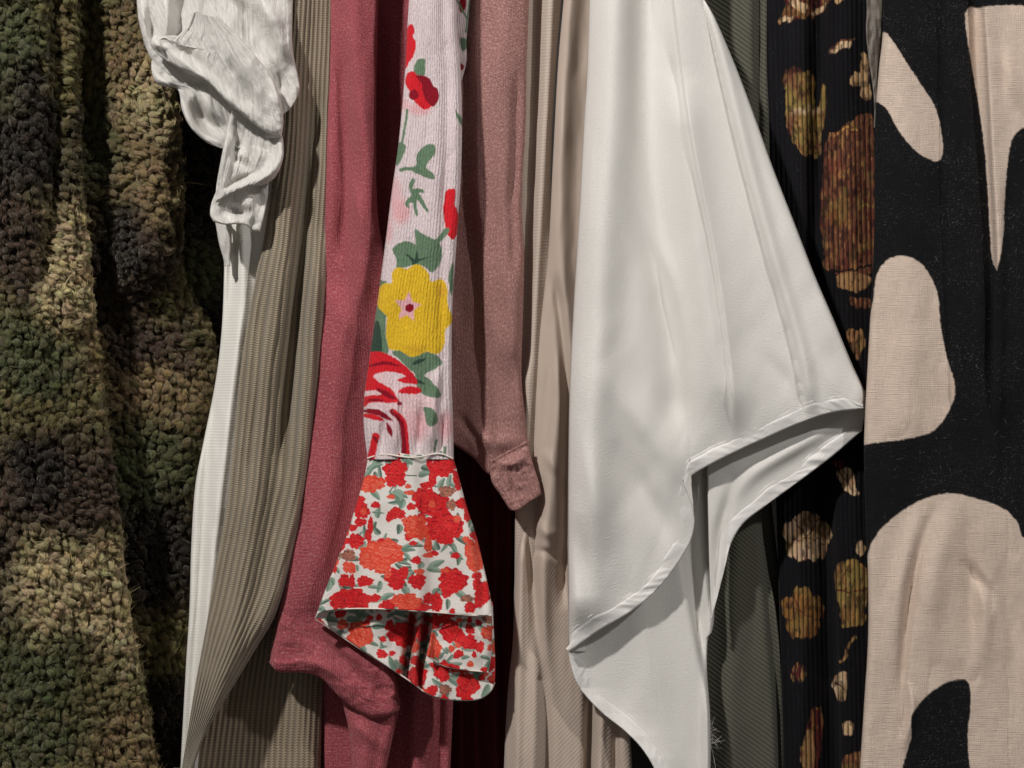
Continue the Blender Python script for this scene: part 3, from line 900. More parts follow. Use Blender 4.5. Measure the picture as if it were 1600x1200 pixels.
# ------------------------------------------------------------------ heathered red top
rd = thing('red_top', 'heathered raspberry red jersey top left of the floral sleeve', 'top')
def drd(U, V):
    d = 22 + 7 * fbm(U / 45, V / 130, 81, 3)
    d += vfold(U, V, [(540, -50), (548, 100), (566, 240), (572, 380), (560, 520)], 16, 20, 'a') if False else vfold(U, V, [(548, -50), (556, 100), (570, 240), (568, 380), (556, 520)], 15, 20, 'g', 120)
    d += vfold(U, V, [(532, 40), (536, 160), (540, 300), (532, 420)], -9, 12, 'g', 80)
    d += vfold(U, V, [(540, 420), (530, 560), (515, 700), (500, 850), (480, 980)], 14, 30, 'g', 120)
    d += dfold(U, V, [(500, 440), (540, 500), (585, 560)], 4, 16)
    d += dfold(U, V, [(545, 250), (560, 330), (575, 400)], 6, 7)
    # crumpled hem
    d += dfold(U, V, [(430, 1000), (470, 1010), (520, 1050), (570, 1085), (612, 1090)], 8, 20)
    d += dfold(U, V, [(470, 950), (520, 970), (560, 1000), (600, 1050)], -8, 16)
    d += dfold(U, V, [(520, 1000), (560, 1030), (600, 1075)], 8, 10)
    d += dfold(U, V, [(440, 1035), (500, 1040), (540, 1070)], 6, 8)
    d += dfold(U, V, [(596, 1000), (606, 1050), (620, 1100)], 5, 8)
    k_ = sstep(900, 1020, V)
    d -= k_ * (2.5 * crease(U / 60 + V / 90, V / 30, 871) - 2 * crease(U / 30, V / 26 - U / 60, 877))
    return d
RL = [(515, -50), (515, 80), (511, 190), (506, 330), (499, 430), (491, 540), (481, 660), (469, 760), (453, 850), (438, 940), (428, 1000), (421, 1036)]
RR = [(592, -50), (588, 150), (590, 330), (606, 430), (606, 560), (604, 700), (604, 800), (590, 900), (595, 1000), (616, 1050), (626, 1108)]
red_s = sheet('sleeve', M_red, rd, RL, RR, drd, bot=[(421, 1036), (434, 1050), (470, 1051), (500, 1059), (535, 1094), (575, 1120), (608, 1118), (626, 1108)],
      res=2.0, rl=20, rr=20, rb=12, back=90, thick=2.2)
def drd2(U, V):
    d = 46 + 6 * fbm(U / 30, V / 60, 85, 3)
    d += vfold(U, V, [(575, 1080), (568, 1150), (570, 1250)], 8, 18, 'g', 0)
    d += dfold(U, V, [(545, 1120), (575, 1150), (605, 1180)], 6, 10)
    return d
sheet('cuff', M_red, rd, [(520, 1050), (538, 1110), (547, 1160), (551, 1250)], [(626, 1090), (622, 1120), (612, 1160), (596, 1250)], drd2, res=2.0, rl=14, rr=14, back=70, thick=2.2)
def drd3(U, V):
    d = 96 + 6 * fbm(U / 50, V / 200, 87, 2)
    d += vfold(U, V, [(618, 0), (612, 300), (606, 600)], 8, 14, 'g', 60)
    d += 24 * sstep(880, 1000, V)
    d += vfold(U, V, [(655, 900), (650, 1050), (648, 1250)], 12, 14, 'g', 60)
    d += vfold(U, V, [(690, 900), (688, 1050), (684, 1250)], -10, 8, 'g', 60)
    return d
sheet('body', M_red, rd, [(570, -50), (570, 500), (520, 800), (494, 1000), (500, 1100), (505, 1250)], [(660, -50), (660, 500), (690, 800), (712, 1000), (708, 1100), (702, 1250)], drd3, res=3, rl=14, rr=14, back=150)
e = spline(RL, 900)
fo = fibres('jersey_fuzz', m_fibre('red_hair', lin(176, 90, 98)), red_s, e[:, 0] + 2, e[:, 1], np.full(len(e), 38.0), 4.0, 0.45, rng, dirn=np.array([[-1.0, -0.2, 0.0]]), spread=0.7)
fo['kind'] = 'stuff'

# ------------------------------------------------------------------ floral blouse
WHT = lin(222, 206, 208); RED = lin(214, 32, 44); DRD = lin(138, 14, 34); GRE = lin(104, 130, 104); DGR = lin(52, 74, 62)
YEL = lin(228, 186, 44); PNK = lin(228, 168, 172); LPK = lin(232, 196, 200)
def floral_sleeve(x, y):
    x = x + 1.3 * vnoise(x / 2.6, y / 6, 61); y = y + 1.6 * vnoise(x / 2.2, y / 5, 63)
    p = Paint(x, y, WHT)
    z1 = lambda q: [(a / 4.8 + 560, b / 4.8) for a, b in q]
    z2 = lambda q: [(a / 4.8 + 560, b / 4.8 + 240) for a, b in q]
    z3 = lambda q: [(a / 4.8 + 540, b / 4.8 + 480) for a, b in q]
    # soft pink washes first
    p.soft(656, 170, 26, 16, PNK, 0.8); p.soft(632, 163, 12, 14, PNK, 0.6)
    p.soft(626, 330, 22, 30, PNK, 0.85); p.soft(616, 300, 18, 34, PNK, 0.6); p.soft(606, 360, 12, 30, PNK, 0.6)
    p.soft(640, 640, 60, 70, LPK, 0.9); p.soft(650, 665, 30, 36, PNK, 0.55); p.soft(697, 665, 20, 34, PNK, 0.7); p.soft(585, 600, 40, 60, LPK, 0.9)
    p.poly(z1([(378, 190), (400, 183), (415, 200), (420, 240), (410, 275), (430, 310), (430, 360), (412, 420), (380, 470), (345, 520), (320, 400), (350, 260)]), RED)
    p.poly(z1([(440, 450), (480, 438), (503, 445), (500, 500), (490, 570), (415, 545), (425, 480)]), GRE)
    p.poly(z1([(400, 532), (440, 560), (470, 600), (560, 740), (545, 800), (510, 820), (470, 810), (430, 770), (380, 680), (352, 620), (360, 560)]), RED)
    p.poly(z1([(430, 570), (480, 565), (530, 585), (560, 640), (595, 670), (605, 720), (590, 770), (560, 800), (530, 780), (500, 740), (480, 680), (470, 620)]), DRD)
    p.poly(z1([(385, 690), (420, 670), (450, 700), (440, 740), (400, 748), (378, 725)]), DRD)
    p.line(z1([(365, 825), (350, 950), (325, 1080)]), 4, GRE); p.poly(z1([(305, 1070), (355, 1095), (340, 1160), (285, 1250), (275, 1130)]), GRE)
    p.poly(z1([(725, 820), (750, 850), (785, 900), (790, 950), (745, 900)]), GRE)
    p.poly([(676, 225), (681, 232), (678, 243), (669, 253), (666, 262), (676, 270), (679, 279), (670, 279), (650, 271), (640, 266), (626, 268), (624, 264), (632, 261), (650, 259), (650, 245), (658, 232), (668, 226)], GRE)
    p.poly(z2([(405, 185), (425, 200), (415, 240), (400, 262), (430, 260), (480, 265), (495, 295), (455, 295), (490, 350), (525, 435), (500, 425), (445, 350), (435, 380), (447, 465), (425, 450), (405, 370), (380, 380), (378, 415), (350, 380), (360, 350), (395, 310), (385, 280), (380, 225)]), GRE)
    p.poly(z2([(660, 280), (700, 262), (730, 275), (725, 340), (725, 390), (745, 430), (755, 500), (740, 600), (715, 645), (690, 635), (660, 590), (645, 500), (635, 420), (645, 340)]), RED)
    p.line(z2([(665, 575), (590, 660)]), 8, GRE)
    p.poly(z2([(425, 570), (480, 600), (560, 640), (600, 660), (625, 720), (625, 790), (590, 860), (545, 890), (500, 850), (430, 835), (400, 840), (290, 860), (285, 790), (255, 720), (290, 680), (350, 657), (410, 670), (430, 680)]), GRE)
    p.poly(z2([(340, 740), (420, 790), (440, 720), (450, 790), (545, 770), (460, 805), (410, 845), (395, 800)]), DGR, smooth=False)
    p.poly(z2([(165, 950), (190, 955), (215, 965), (150, 1010)]), GRE)
    p.line(z2([(712, 820), (695, 920), (700, 1060)]), 8, GRE, taper=True)
    # greens at the left of the yellow bloom
    p.poly(z3([(205, 0), (300, 0), (300, 200), (325, 340), (280, 345), (190, 345), (200, 200)]), GRE)
    p.poly(z3([(215, 120), (250, 110), (265, 200), (275, 300), (262, 345), (180, 345), (190, 250)]), DGR)
    p.poly(z3([(350, 340), (420, 310), (480, 340), (520, 360), (600, 335), (680, 360), (725, 415), (680, 460), (590, 510), (640, 550), (700, 620), (710, 675), (620, 670), (560, 640), (520, 560), (520, 500), (460, 450), (400, 390)]), GRE)
    p.poly(z3([(500, 420), (550, 388), (605, 385), (560, 418), (510, 435)]), DGR); p.poly(z3([(525, 540), (560, 550), (600, 580), (540, 570)]), DGR)
    p.poly(z3([(585, 750), (650, 760), (690, 820), (685, 870), (640, 895), (605, 870), (595, 810)]), GRE)
    p.poly([(620, 418), (636, 420), (652, 413), (668, 424), (674, 440), (690, 436), (699, 452), (700, 478), (708, 500), (696, 516), (695, 536), (685, 553), (665, 550), (645, 558), (625, 548), (608, 545), (603, 520), (604, 495), (592, 482), (589, 462), (597, 444), (612, 442), (612, 428)], YEL)
    p.soft(690, 455, 10, 14, lin(205, 150, 60), 0.5); p.soft(650, 545, 26, 12, lin(206, 156, 44), 0.5)
    st = []
    for k in range(10):
        r = 25 if k % 2 == 0 else 12
        th = -1.45 + k * math.pi / 5
        st.append((637 + r * math.cos(th) * 0.85, 480 + r * math.sin(th)))
    p.poly(st, lin(232, 176, 182), smooth=False, soft=1.3)
    p.poly([(640 + 7 * math.cos(k), 481 + 6.5 * math.sin(k)) for k in np.arange(0, 6.2, 0.7)], DRD)
    # the rose above the cuff
    p.poly(z3([(165, 350), (280, 340), (380, 390), (470, 460), (520, 520), (530, 575), (400, 560), (395, 540), (450, 520), (400, 495), (300, 485), (210, 510), (250, 560), (340, 610), (385, 680), (400, 710), (330, 718), (200, 712), (140, 750), (110, 720), (110, 680), (200, 660), (270, 655), (230, 625), (110, 618), (110, 500)]), RED)
    p.line(z3([(150, 450), (280, 420), (410, 440)]), 5.5, DRD, taper=True); p.line(z3([(230, 610), (310, 655), (380, 690)]), 8, DRD, taper=True)
    p.poly(z3([(395, 640), (440, 600), (520, 595), (570, 620), (540, 650)]), RED)
    p.line(z3([(110, 775), (240, 790), (350, 850)]), 9, DRD, taper=True); p.line(z3([(110, 810), (200, 820), (290, 850)]), 8, RED, taper=True)
    p.line(z3([(350, 780), (415, 850), (435, 960), (440, 1130)]), 9, DRD); p.line(z3([(365, 775), (440, 850), (460, 960), (470, 1130)]), 4.5, RED)
    p.line(z3([(310, 870), (330, 920), (345, 970)]), 7, DRD, taper=True); p.line(z3([(225, 970), (205, 1060), (180, 1180)]), 12, RED); p.line(z3([(215, 975), (240, 1010)]), 4, DRD)
    p.line(z3([(150, 710), (200, 695), (290, 700)]), 4, DRD, taper=True)
    p.poly([(624 + 4 * math.cos(k), 630.5 + 3 * math.sin(k)) for k in np.arange(0, 6.2, 0.7)], DRD)
    p.line(z3([(680, 1000), (665, 1080)]), 4, GRE); p.line(z3([(745, 1050), (740, 1120)]), 4, GRE)
    return p.c

CR = lin(208, 20, 30); CO = lin(220, 72, 48); CDR = lin(122, 6, 22); CPK = lin(242, 136, 112); CG = lin(118, 146, 128); CDG = lin(34, 62, 52); CW = lin(226, 220, 214); CBR = lin(150, 100, 84)
def cuff_print(x, y):
    rg = np.random.default_rng(5)
    q = 4.445
    X = (x - 480) * q; Y = (y - 690) * q
    p = Paint(X, Y, CW)
    sf = 3.2
    F = lambda cx, cy, rx, ry, o=False, rot=0, lobes=None: p.flower(cx, cy, rx, ry, CO if o else CR, CDR if not o else CR, CPK if o else lin(230, 70, 62), rg, rot, lobes, sf)
    Lf = lambda cx, cy, ln, wd, rot, dk=False: p.leaf(cx, cy, ln, wd, rot, CG if not dk else lin(70, 100, 84), CDG, 2.6, lin(160, 180, 164))
    # leaves under the blooms
    for k in range(120):
        Lf(rg.uniform(60, 1290), rg.uniform(90, 1180), rg.uniform(60, 120), rg.uniform(22, 46), rg.uniform(0, 6.28), rg.random() < 0.5)
    for a in [(500, 130, 130, 45, -0.6), (470, 170, 120, 36, -0.3), (430, 210, 110, 34, -0.9), (700, 125, 90, 60, 0.6), (815, 222, 90, 42, -0.2), (478, 370, 90, 40, 0.8),
              (640, 400, 110, 60, 1.2), (610, 370, 80, 40, 0.5), (660, 440, 90, 40, 2.0), (495, 492, 90, 16, 0.1), (690, 745, 130, 42, 0.05), (710, 720, 140, 30, -0.35), (700, 800, 90, 28, 0.9),
              (790, 860, 60, 46, 1.9), (895, 850, 130, 50, -0.5), (890, 890, 120, 40, 0.2), (1040, 790, 110, 34, 0.5), (1030, 760, 90, 26, 1.0), (470, 1010, 100, 26, 0.15),
              (155, 1000, 90, 50, 1.8), (180, 970, 60, 30, 1.3), (280, 600, 90, 30, -1.2), (950, 1050, 110, 34, 0.0), (1080, 1070, 130, 46, 0.7), (1190, 1120, 90, 36, 1.2),
              (930, 290, 90, 40, -1.1), (985, 270, 90, 36, -1.4), (1030, 310, 90, 30, 0.5), (1130, 560, 80, 30, 1.6), (690, 1040, 80, 50, 1.0), (560, 1070, 100, 40, -0.4), (100, 1160, 70, 40, 0.3),
              (540, 660, 60, 20, -1.2), (740, 360, 60, 20, 1.1), (340, 1000, 60, 20, 0.1), (350, 880, 50, 22, 1.5), (230, 800, 50, 18, 1.8)]: Lf(*a)
    p.line([(690, 235), (760, 237)], 7, CDG, 2); p.line([(570, 350), (600, 310)], 8, CDG, 2)
    for a in [(600, 100, 55, 40), (615, 200, 85, 75), (590, 270, 50, 45), (930, 180, 85, 75), (850, 150, 22, 50), (985, 150, 60, 50), (1045, 250, 38, 55), (870, 250, 28, 70), (840, 300, 40, 24),
              (380, 480, 55, 60), (370, 560, 45, 30), (440, 580, 20, 60), (425, 650, 24, 50), (340, 690, 55, 55), (620, 500, 65, 42), (570, 530, 26, 30),
              (810, 400, 80, 85), (880, 440, 120, 90), (960, 590, 125, 100), (880, 620, 90, 70), (960, 670, 60, 50), (1080, 430, 60, 40), (1115, 500, 30, 60),
              (240, 700, 30, 60), (185, 870, 24, 45), (260, 965, 45, 45), (310, 970, 24, 50), (400, 970, 60, 38), (610, 940, 65, 60), (620, 990, 60, 40), (670, 910, 36, 45), (765, 970, 62, 55),
              (1010, 960, 105, 85), (1000, 1010, 80, 50), (1180, 990, 30, 60), (1215, 1060, 55, 80), (1245, 1020, 24, 60), (290, 1090, 120, 75), (220, 1110, 70, 55), (380, 1110, 60, 70), (560, 1140, 60, 45),
              (480, 1085, 30, 26), (850, 1090, 50, 40), (900, 1120, 38, 70), (1130, 1150, 40, 45), (650, 285, 38, 26), (475, 440, 34, 24), (760, 1150, 120, 30), (600, 1190, 160, 30)]: F(*a)
    for k in range(60):
        F(rg.uniform(60, 1290), rg.uniform(300, 1180), rg.uniform(20, 40), rg.uniform(16, 32), rg.random() < 0.25)
    for a in [(455, 290, 90, 60), (400, 310, 55, 40), (760, 600, 85, 85), (840, 710, 28, 65), (720, 560, 60, 50), (500, 790, 150, 95), (560, 760, 110, 80), (440, 830, 80, 60), (520, 870, 60, 50),
              (1150, 780, 58, 110), (1175, 850, 50, 60), (680, 1110, 95, 60), (740, 1120, 60, 45), (640, 1100, 50, 45), (280, 870, 36, 40), (310, 880, 30, 40)]: F(*a, True)
    for a in [(970, 345, 60, 40), (285, 790, 55, 42), (1000, 440, 34, 40), (1110, 1090, 50, 26)]: p.flower(a[0], a[1], a[2], a[3], CBR, CDG, CPK, rg, 0, 5, 3)
    return p.c
def cuff_inner_print(seed):
    def f(x, y):
        rg = np.random.default_rng(seed)
        p = Paint(x * 4.445, y * 4.445, CW)
        x0, x1, y0, y1 = 470 * 4.445, 800 * 4.445, 930 * 4.445, 1110 * 4.445
        pts = []
        for _ in range(2600):
            c = (rg.uniform(x0, x1), rg.uniform(y0, y1)); r = rg.choice([95, 64, 40, 24], p=[0.4, 0.25, 0.2, 0.15])
            if all(math.hypot(c[0] - a[0], c[1] - a[1]) > (r + a[2]) * 0.80 for a in pts): pts.append((c[0], c[1], r))
        for cx, cy, r in pts:
            k = rg.random()
            if r > 45 or k < 0.35:
                for _ in range(2): p.leaf(cx + rg.normal(0, r), cy + rg.normal(0, r), r * 1.2 + 30, r * 0.4 + 12, rg.uniform(0, 6.28), CG, CDG, 2.6, lin(160, 180, 164))
        for cx, cy, r in pts:
            k = rg.random()
            if r < 45 and k < 0.4: p.leaf(cx, cy, r * 2.6, r * 1.1, rg.uniform(0, 6.28), CG, CDG, 2.6)
            elif k < 0.12: p.flower(cx, cy, r * 0.7, r * 0.6, CBR, CDG, CPK, rg, 0, 5, 3)
            else:
                o = k > 0.82
                p.flower(cx, cy, r * 1.05, r * rg.uniform(0.7, 1.0), CO if o else CR, CDR if not o else CR, CPK if o else lin(230, 70, 62), rg, rg.uniform(0, 3), None, 3.2)
        return p.c
    return f

fl = thing('floral_blouse', 'white floral crepe blouse sleeve with yellow bloom and a flared red rose cuff', 'blouse')
def dfs(U, V):
    mid = np.interp(V, [-50, 300, 700], [678, 668, 640])
    hw = np.interp(V, [-50, 300, 700], [40, 56, 70])
    d = -26 - 14 * np.sqrt(np.clip(1 - ((U - mid) / (hw * 1.05)) ** 2, 0, 1)) + 5 * fbm(U / 34, V / 110, 91, 3)
    d += vfold(U, V, [(690, -50), (700, 200), (690, 450), (695, 650)], -5, 9, 'g', 80)
    d += vfold(U, V, [(688, 560), (676, 650), (672, 715)], 7, 7, 'g', 40)
    d += vfold(U, V, [(660, 620), (655, 680), (652, 720)], -6, 5, 'g', 40)
    d += vfold(U, V, [(600, 640), (597, 690), (596, 720)], -6, 5, 'g', 40)
    d += vfold(U, V, [(620, 600), (618, 680), (618, 720)], 5, 6, 'g', 40)
    d += vfold(U, V, [(694, 640), (690, 690), (688, 720)], -6, 4, 'g', 30)
    return d
sheet('sleeve', M_crepe, fl, [(641, -50), (636, 50), (632, 120), (623, 220), (612, 300), (602, 380), (594, 440), (583, 520), (575, 575), (569, 620), (568, 665), (574, 718)],
      [(712, -50), (714, 40), (720, 110), (722, 200), (720, 280), (716, 340), (712, 400), (708, 460), (706, 520), (706, 600), (708, 660), (709, 718)], dfs, res=(0.9, 1.1), rl=14, rr=14, back=46, paint=floral_sleeve, thick=1.2)
def dcf(U, V):
    a = sstep(700, 960, V)
    ph = (U - 640) / np.interp(V, [700, 960], [68, 136])
    d = -40 + 12 * ph * ph - a * 9 * np.cos(ph * 6.3 + 0.7) + 4 * fbm(U / 40, V / 60, 97, 2)
    d += vfold(U, V, [(640, 720), (650, 830), (660, 965)], 5, 14, 'g', 0)
    d += vfold(U, V, [(735, 770), (748, 870), (760, 965)], -5, 7, 'g', 40)
    return d
cuff = sheet('cuff', M_floral, fl, [(575, 714), (569, 745), (556, 790), (541, 838), (525, 880), (508, 922), (492, 966)], [(707, 712), (715, 738), (729, 790), (745, 840), (757, 890), (765, 925), (771, 961)], dcf,
      top=[(575, 714), (600, 705), (650, 711), (690, 704), (707, 712)], bot=[(492, 966), (502, 956), (540, 951), (600, 951), (650, 954), (700, 958), (740, 961), (771, 961)], res=(0.75, 0.75), rl=12, rr=12, back=44, inward=0.12, paint=cuff_print, thick=1.4)
def pts3(q, dfun, off, dr=0):
    return [(a, b, float(dfun(np.array([[a]], float), np.array([[b]], float))[0, 0]) + off) for a, b in q]
tube('cuff_seam', pts3([(574, 716), (600, 710), (645, 715), (685, 709), (707, 716)], dcf, -3), 1.3, M_piping, fl)
tube('cuff_edge', pts3([(496, 958), (540, 951.5), (600, 951.5), (650, 954.5), (700, 958.5), (740, 961.5), (768, 961.5)], dcf, 1), 1.1, M_piping, fl, n=100)
def dc2(U, V):
    d = 2 + 4 * fbm(U / 25, V / 40, 99, 2)
    d += vfold(U, V, [(648, 930), (642, 990), (632, 1060)], -26, 6, 'g', 0)
    d += vfold(U, V, [(668, 930), (664, 990), (655, 1040)], -18, 5, 'g', 0)
    d += vfold(U, V, [(658, 930), (652, 1000), (650, 1080)], 12, 5, 'g', 0)
    d += vfold(U, V, [(600, 930), (598, 1000), (606, 1060)], 7, 22, 'g', 0)
    d += vfold(U, V, [(690, 930), (690, 1000), (690, 1100)], 6, 14, 'g', 0)
    return d
sheet('ruffle', M_floral, fl, [(498, 946), (496, 962), (494, 968), (520, 985), (560, 1012), (610, 1044)], [(770, 940), (771, 970), (773, 1010), (774, 1045), (773, 1066)], dc2,
      bot=[(610, 1044), (640, 1064), (665, 1082), (690, 1091), (720, 1094), (748, 1092), (766, 1080), (773, 1066)], res=(0.8, 0.8), rl=5, rr=9, back=24, inward=0.08, paint=cuff_inner_print(3), thick=1.3)
tube('ruffle_edge', pts3([(494, 967), (520, 985), (560, 1012), (610, 1044), (640, 1064), (665, 1082), (690, 1091), (720, 1094), (748, 1092), (766, 1080), (773, 1066)], lambda U, V: np.full(U.shape, 5.0), 0), 1.2, M_piping, fl, n=140)
def dc3(U, V):
    d = -12 + 4 * fbm(U / 30, V / 30, 103, 2)
    d += vfold(U, V, [(745, 940), (752, 1000), (760, 1050)], 6, 10, 'g', 0)
    d += vfold(U, V, [(675, 940), (672, 980), (668, 1030)], 9, 6, 'g', 0)
    return d
sheet('ruffle_fold', M_floral, fl, [(676, 940), (676, 970), (672, 1000), (666, 1024)], [(768, 940), (769, 980), (768, 1020), (764, 1050)], dc3, bot=[(666, 1024), (685, 1036), (700, 1042), (730, 1047), (764, 1050)],
      res=(0.8, 0.8), rl=6, rr=8, back=20, inward=0.08, paint=lambda x, y: cuff_inner_print(8)(x, y), thick=1.3)
tube('fold_edge', pts3([(667, 1024), (685, 1036), (700, 1042), (730, 1047), (763, 1050)], dc3, 2), 1.1, M_piping, fl, n=60)
def body_print(x, y):
    p = Paint(x, y, WHT)
    p.poly([(722, -10), (728, 0), (727, 14), (720, 20), (717, 8)], DRD); p.poly([(719, 60), (730, 62), (731, 72), (722, 80)], GRE)
    p.poly([(718, 98), (725, 103), (722, 110), (716, 106)], DRD); p.line([(714, 0), (730, 30)], 3, GRE); p.line([(735, -10), (728, 50)], 3, GRE)
    return p.c
sheet('body', M_crepe, fl, [(690, -50), (690, 60), (690, 200)], [(736, -50), (733, 20), (729, 60), (729, 95), (722, 125)], lambda U, V: 34 + 4 * fbm(U / 14, V / 30, 105, 2), bot=[(690, 200), (700, 170), (722, 125)], res=(1.2, 1.6), rl=6, rr=6, back=60, paint=body_print, thick=1.2)

# ------------------------------------------------------------------ mauve sweater
mv = thing('mauve_sweater', 'dusty mauve fleecy sweater right of the floral sleeve with narrow cuff', 'sweater')
def dmv(U, V):
    d = 58 + 6 * fbm(U / 40, V / 120, 111, 3)
    d += vfold(U, V, [(737, -50), (737, 150), (741, 300), (752, 420), (764, 560), (772, 700), (776, 790)], 16, 6, 's', 0)
    d += vfold(U, V, [(790, -50), (785, 200), (795, 400), (800, 600)], 10, 22, 'g')
    d += vfold(U, V, [(808, 100), (804, 250), (800, 330), (806, 450)], -8, 8, 'g', 60)
    d += dfold(U, V, [(720, 660), (760, 690), (800, 690), (825, 700)], 9, 14)
    d += dfold(U, V, [(710, 640), (740, 680), (775, 730)], -7, 8)
    d += dfold(U, V, [(800, 560), (812, 620), (822, 690)], 6, 8)
    return d
MR = [(828, -50), (823, 100), (821, 200), (815, 310), (819, 400), (817, 500), (815, 590), (822, 660), (828, 700)]
mv_s = sheet('sleeve', M_mauve, mv, [(690, -50), (690, 300), (690, 500), (690, 640), (700, 690)], MR, dmv, bot=[(700, 690), (722, 703), (742, 718), (765, 742), (790, 730), (828, 700)],
      res=1.8, rl=10, rr=22, rb=8, back=90, thick=2.4)
def dmc(U, V):
    d = 27 + 5 * fbm(U / 16, V / 16, 117, 3)
    d += dfold(U, V, [(770, 722), (800, 725), (828, 706)], 6, 6)
    d += dfold(U, V, [(795, 740), (800, 762), (806, 790)], -5, 4)
    return d
sheet('cuff', M_mauve, mv, [(764, 722), (768, 752), (782, 774), (796, 796)], [(824, 690), (832, 722), (840, 746), (847, 772)], dmc, bot=[(796, 796), (808, 798), (826, 786), (847, 772)], res=1.0, rl=7, rr=8, rb=4, back=50, thick=2.6, post=lambda U, V, s, t: -1.5 * np.abs(np.sin(s * 26)) + 3.0 * np.exp(-((t - 0.06) / 0.05) ** 2))
e = np.vstack([spline(MR, 600), spline([(828, 700), (838, 742), (847, 772)], 120), spline([(847, 772), (826, 786), (800, 797)], 120)])
fo = fibres('fleece_fuzz', m_fibre('mauve_hair', lin(180, 124, 120)), mv_s, e[:, 0] - 2, e[:, 1] - 1, np.full(len(e), 56.0), 4.2, 0.45, rng, dirn=np.array([[1.0, -0.2, -0.3]]), spread=0.8)
fo['kind'] = 'stuff'

# ------------------------------------------------------------------ dark maroon garment behind the cuff
mr = thing('maroon_dress', 'dark maroon dress hanging deep in shadow behind the floral cuff', 'dress')
def dmr(U, V):
    d = 190 + 8 * fbm(U / 40, V / 160, 121, 2)
    for k, x in enumerate((715, 742, 770, 800)):
        d += vfold(U, V, [(x, 500), (x + 4 * (-1) ** k, 900), (x + 6, 1250)], 16, 8, 'g', 0)
    return d
sheet('body', M_maroon, mr, [(680, 560), (684, 900), (690, 1250)], [(812, 560), (806, 900), (792, 1250)], dmr, res=3, rl=12, rr=14, back=120)

# ------------------------------------------------------------------ beige twill shirt and khaki trousers
b1 = thing('twill_shirt', 'pale beige fine twill shirt, narrow strip right of the mauve sweater', 'shirt')
def db1(U, V):
    d = 74 + 6 * fbm(U / 30, V / 200, 131, 2)
    d += vfold(U, V, [(862, -50), (850, 200), (838, 400), (826, 600), (820, 800)], 14, 11, 'g', 80)
    d += vfold(U, V, [(842, -50), (836, 200), (828, 420), (820, 600)], -9, 9, 'g', 60)
    return d
sheet('sleeve', M_beige1, b1, [(806, -50), (806, 300), (806, 600), (804, 900), (800, 1250)], [(880, -50), (869, 100), (861, 260), (862, 420), (856, 540), (850, 640), (840, 900), (826, 1250)], db1, res=2.2, rl=10, rr=12, back=140)
b2 = thing('khaki_trousers', 'khaki beige twill trousers creased behind the left edge of the white satin blouse', 'trousers')
def db2(U, V):
    d = 60 + 8 * fbm(U / 40, V / 180, 135, 3)
    d += vfold(U, V, [(895, -50), (880, 150), (876, 330), (880, 520), (866, 700), (850, 900), (838, 1100), (830, 1250)], 16, 16, 'g')
    d += vfold(U, V, [(866, 420), (878, 520), (886, 650), (884, 800), (880, 960)], -14, 8, 'g', 60)
    d += vfold(U, V, [(845, 740), (832, 850), (838, 960), (850, 1100), (852, 1250)], -13, 9, 'g', 60)
    d += vfold(U, V, [(816, 820), (812, 1000), (806, 1250)], 12, 10, 'g', 60)
    d += dfold(U, V, [(830, 800), (850, 830), (880, 840)], 7, 9)
    d += dfold(U, V, [(822, 860), (850, 862), (884, 880)], -6, 6)
    d += dfold(U, V, [(850, 700), (868, 730), (886, 740)], 5, 9)
    d += vfold(U, V, [(924, 980), (922, 1100), (918, 1250)], -26, 7, 'g', 50)
    d += vfold(U, V, [(946, 1040), (940, 1140), (935, 1250)], 10, 7, 'g', 30)
    d += vfold(U, V, [(962, 1040), (962, 1140), (960, 1250)], -10, 6, 'g', 30)
    return d
sheet('leg', M_beige2, b2, [(884, -50), (872, 100), (864, 250), (856, 400), (840, 540), (832, 680), (824, 800), (806, 880), (801, 1000), (792, 1100), (786, 1250)],
      [(960, -50), (950, 400), (945, 800), (965, 1000), (982, 1120), (990, 1250)], db2, res=(1.8, 2.2), rl=16, rr=14, back=150)

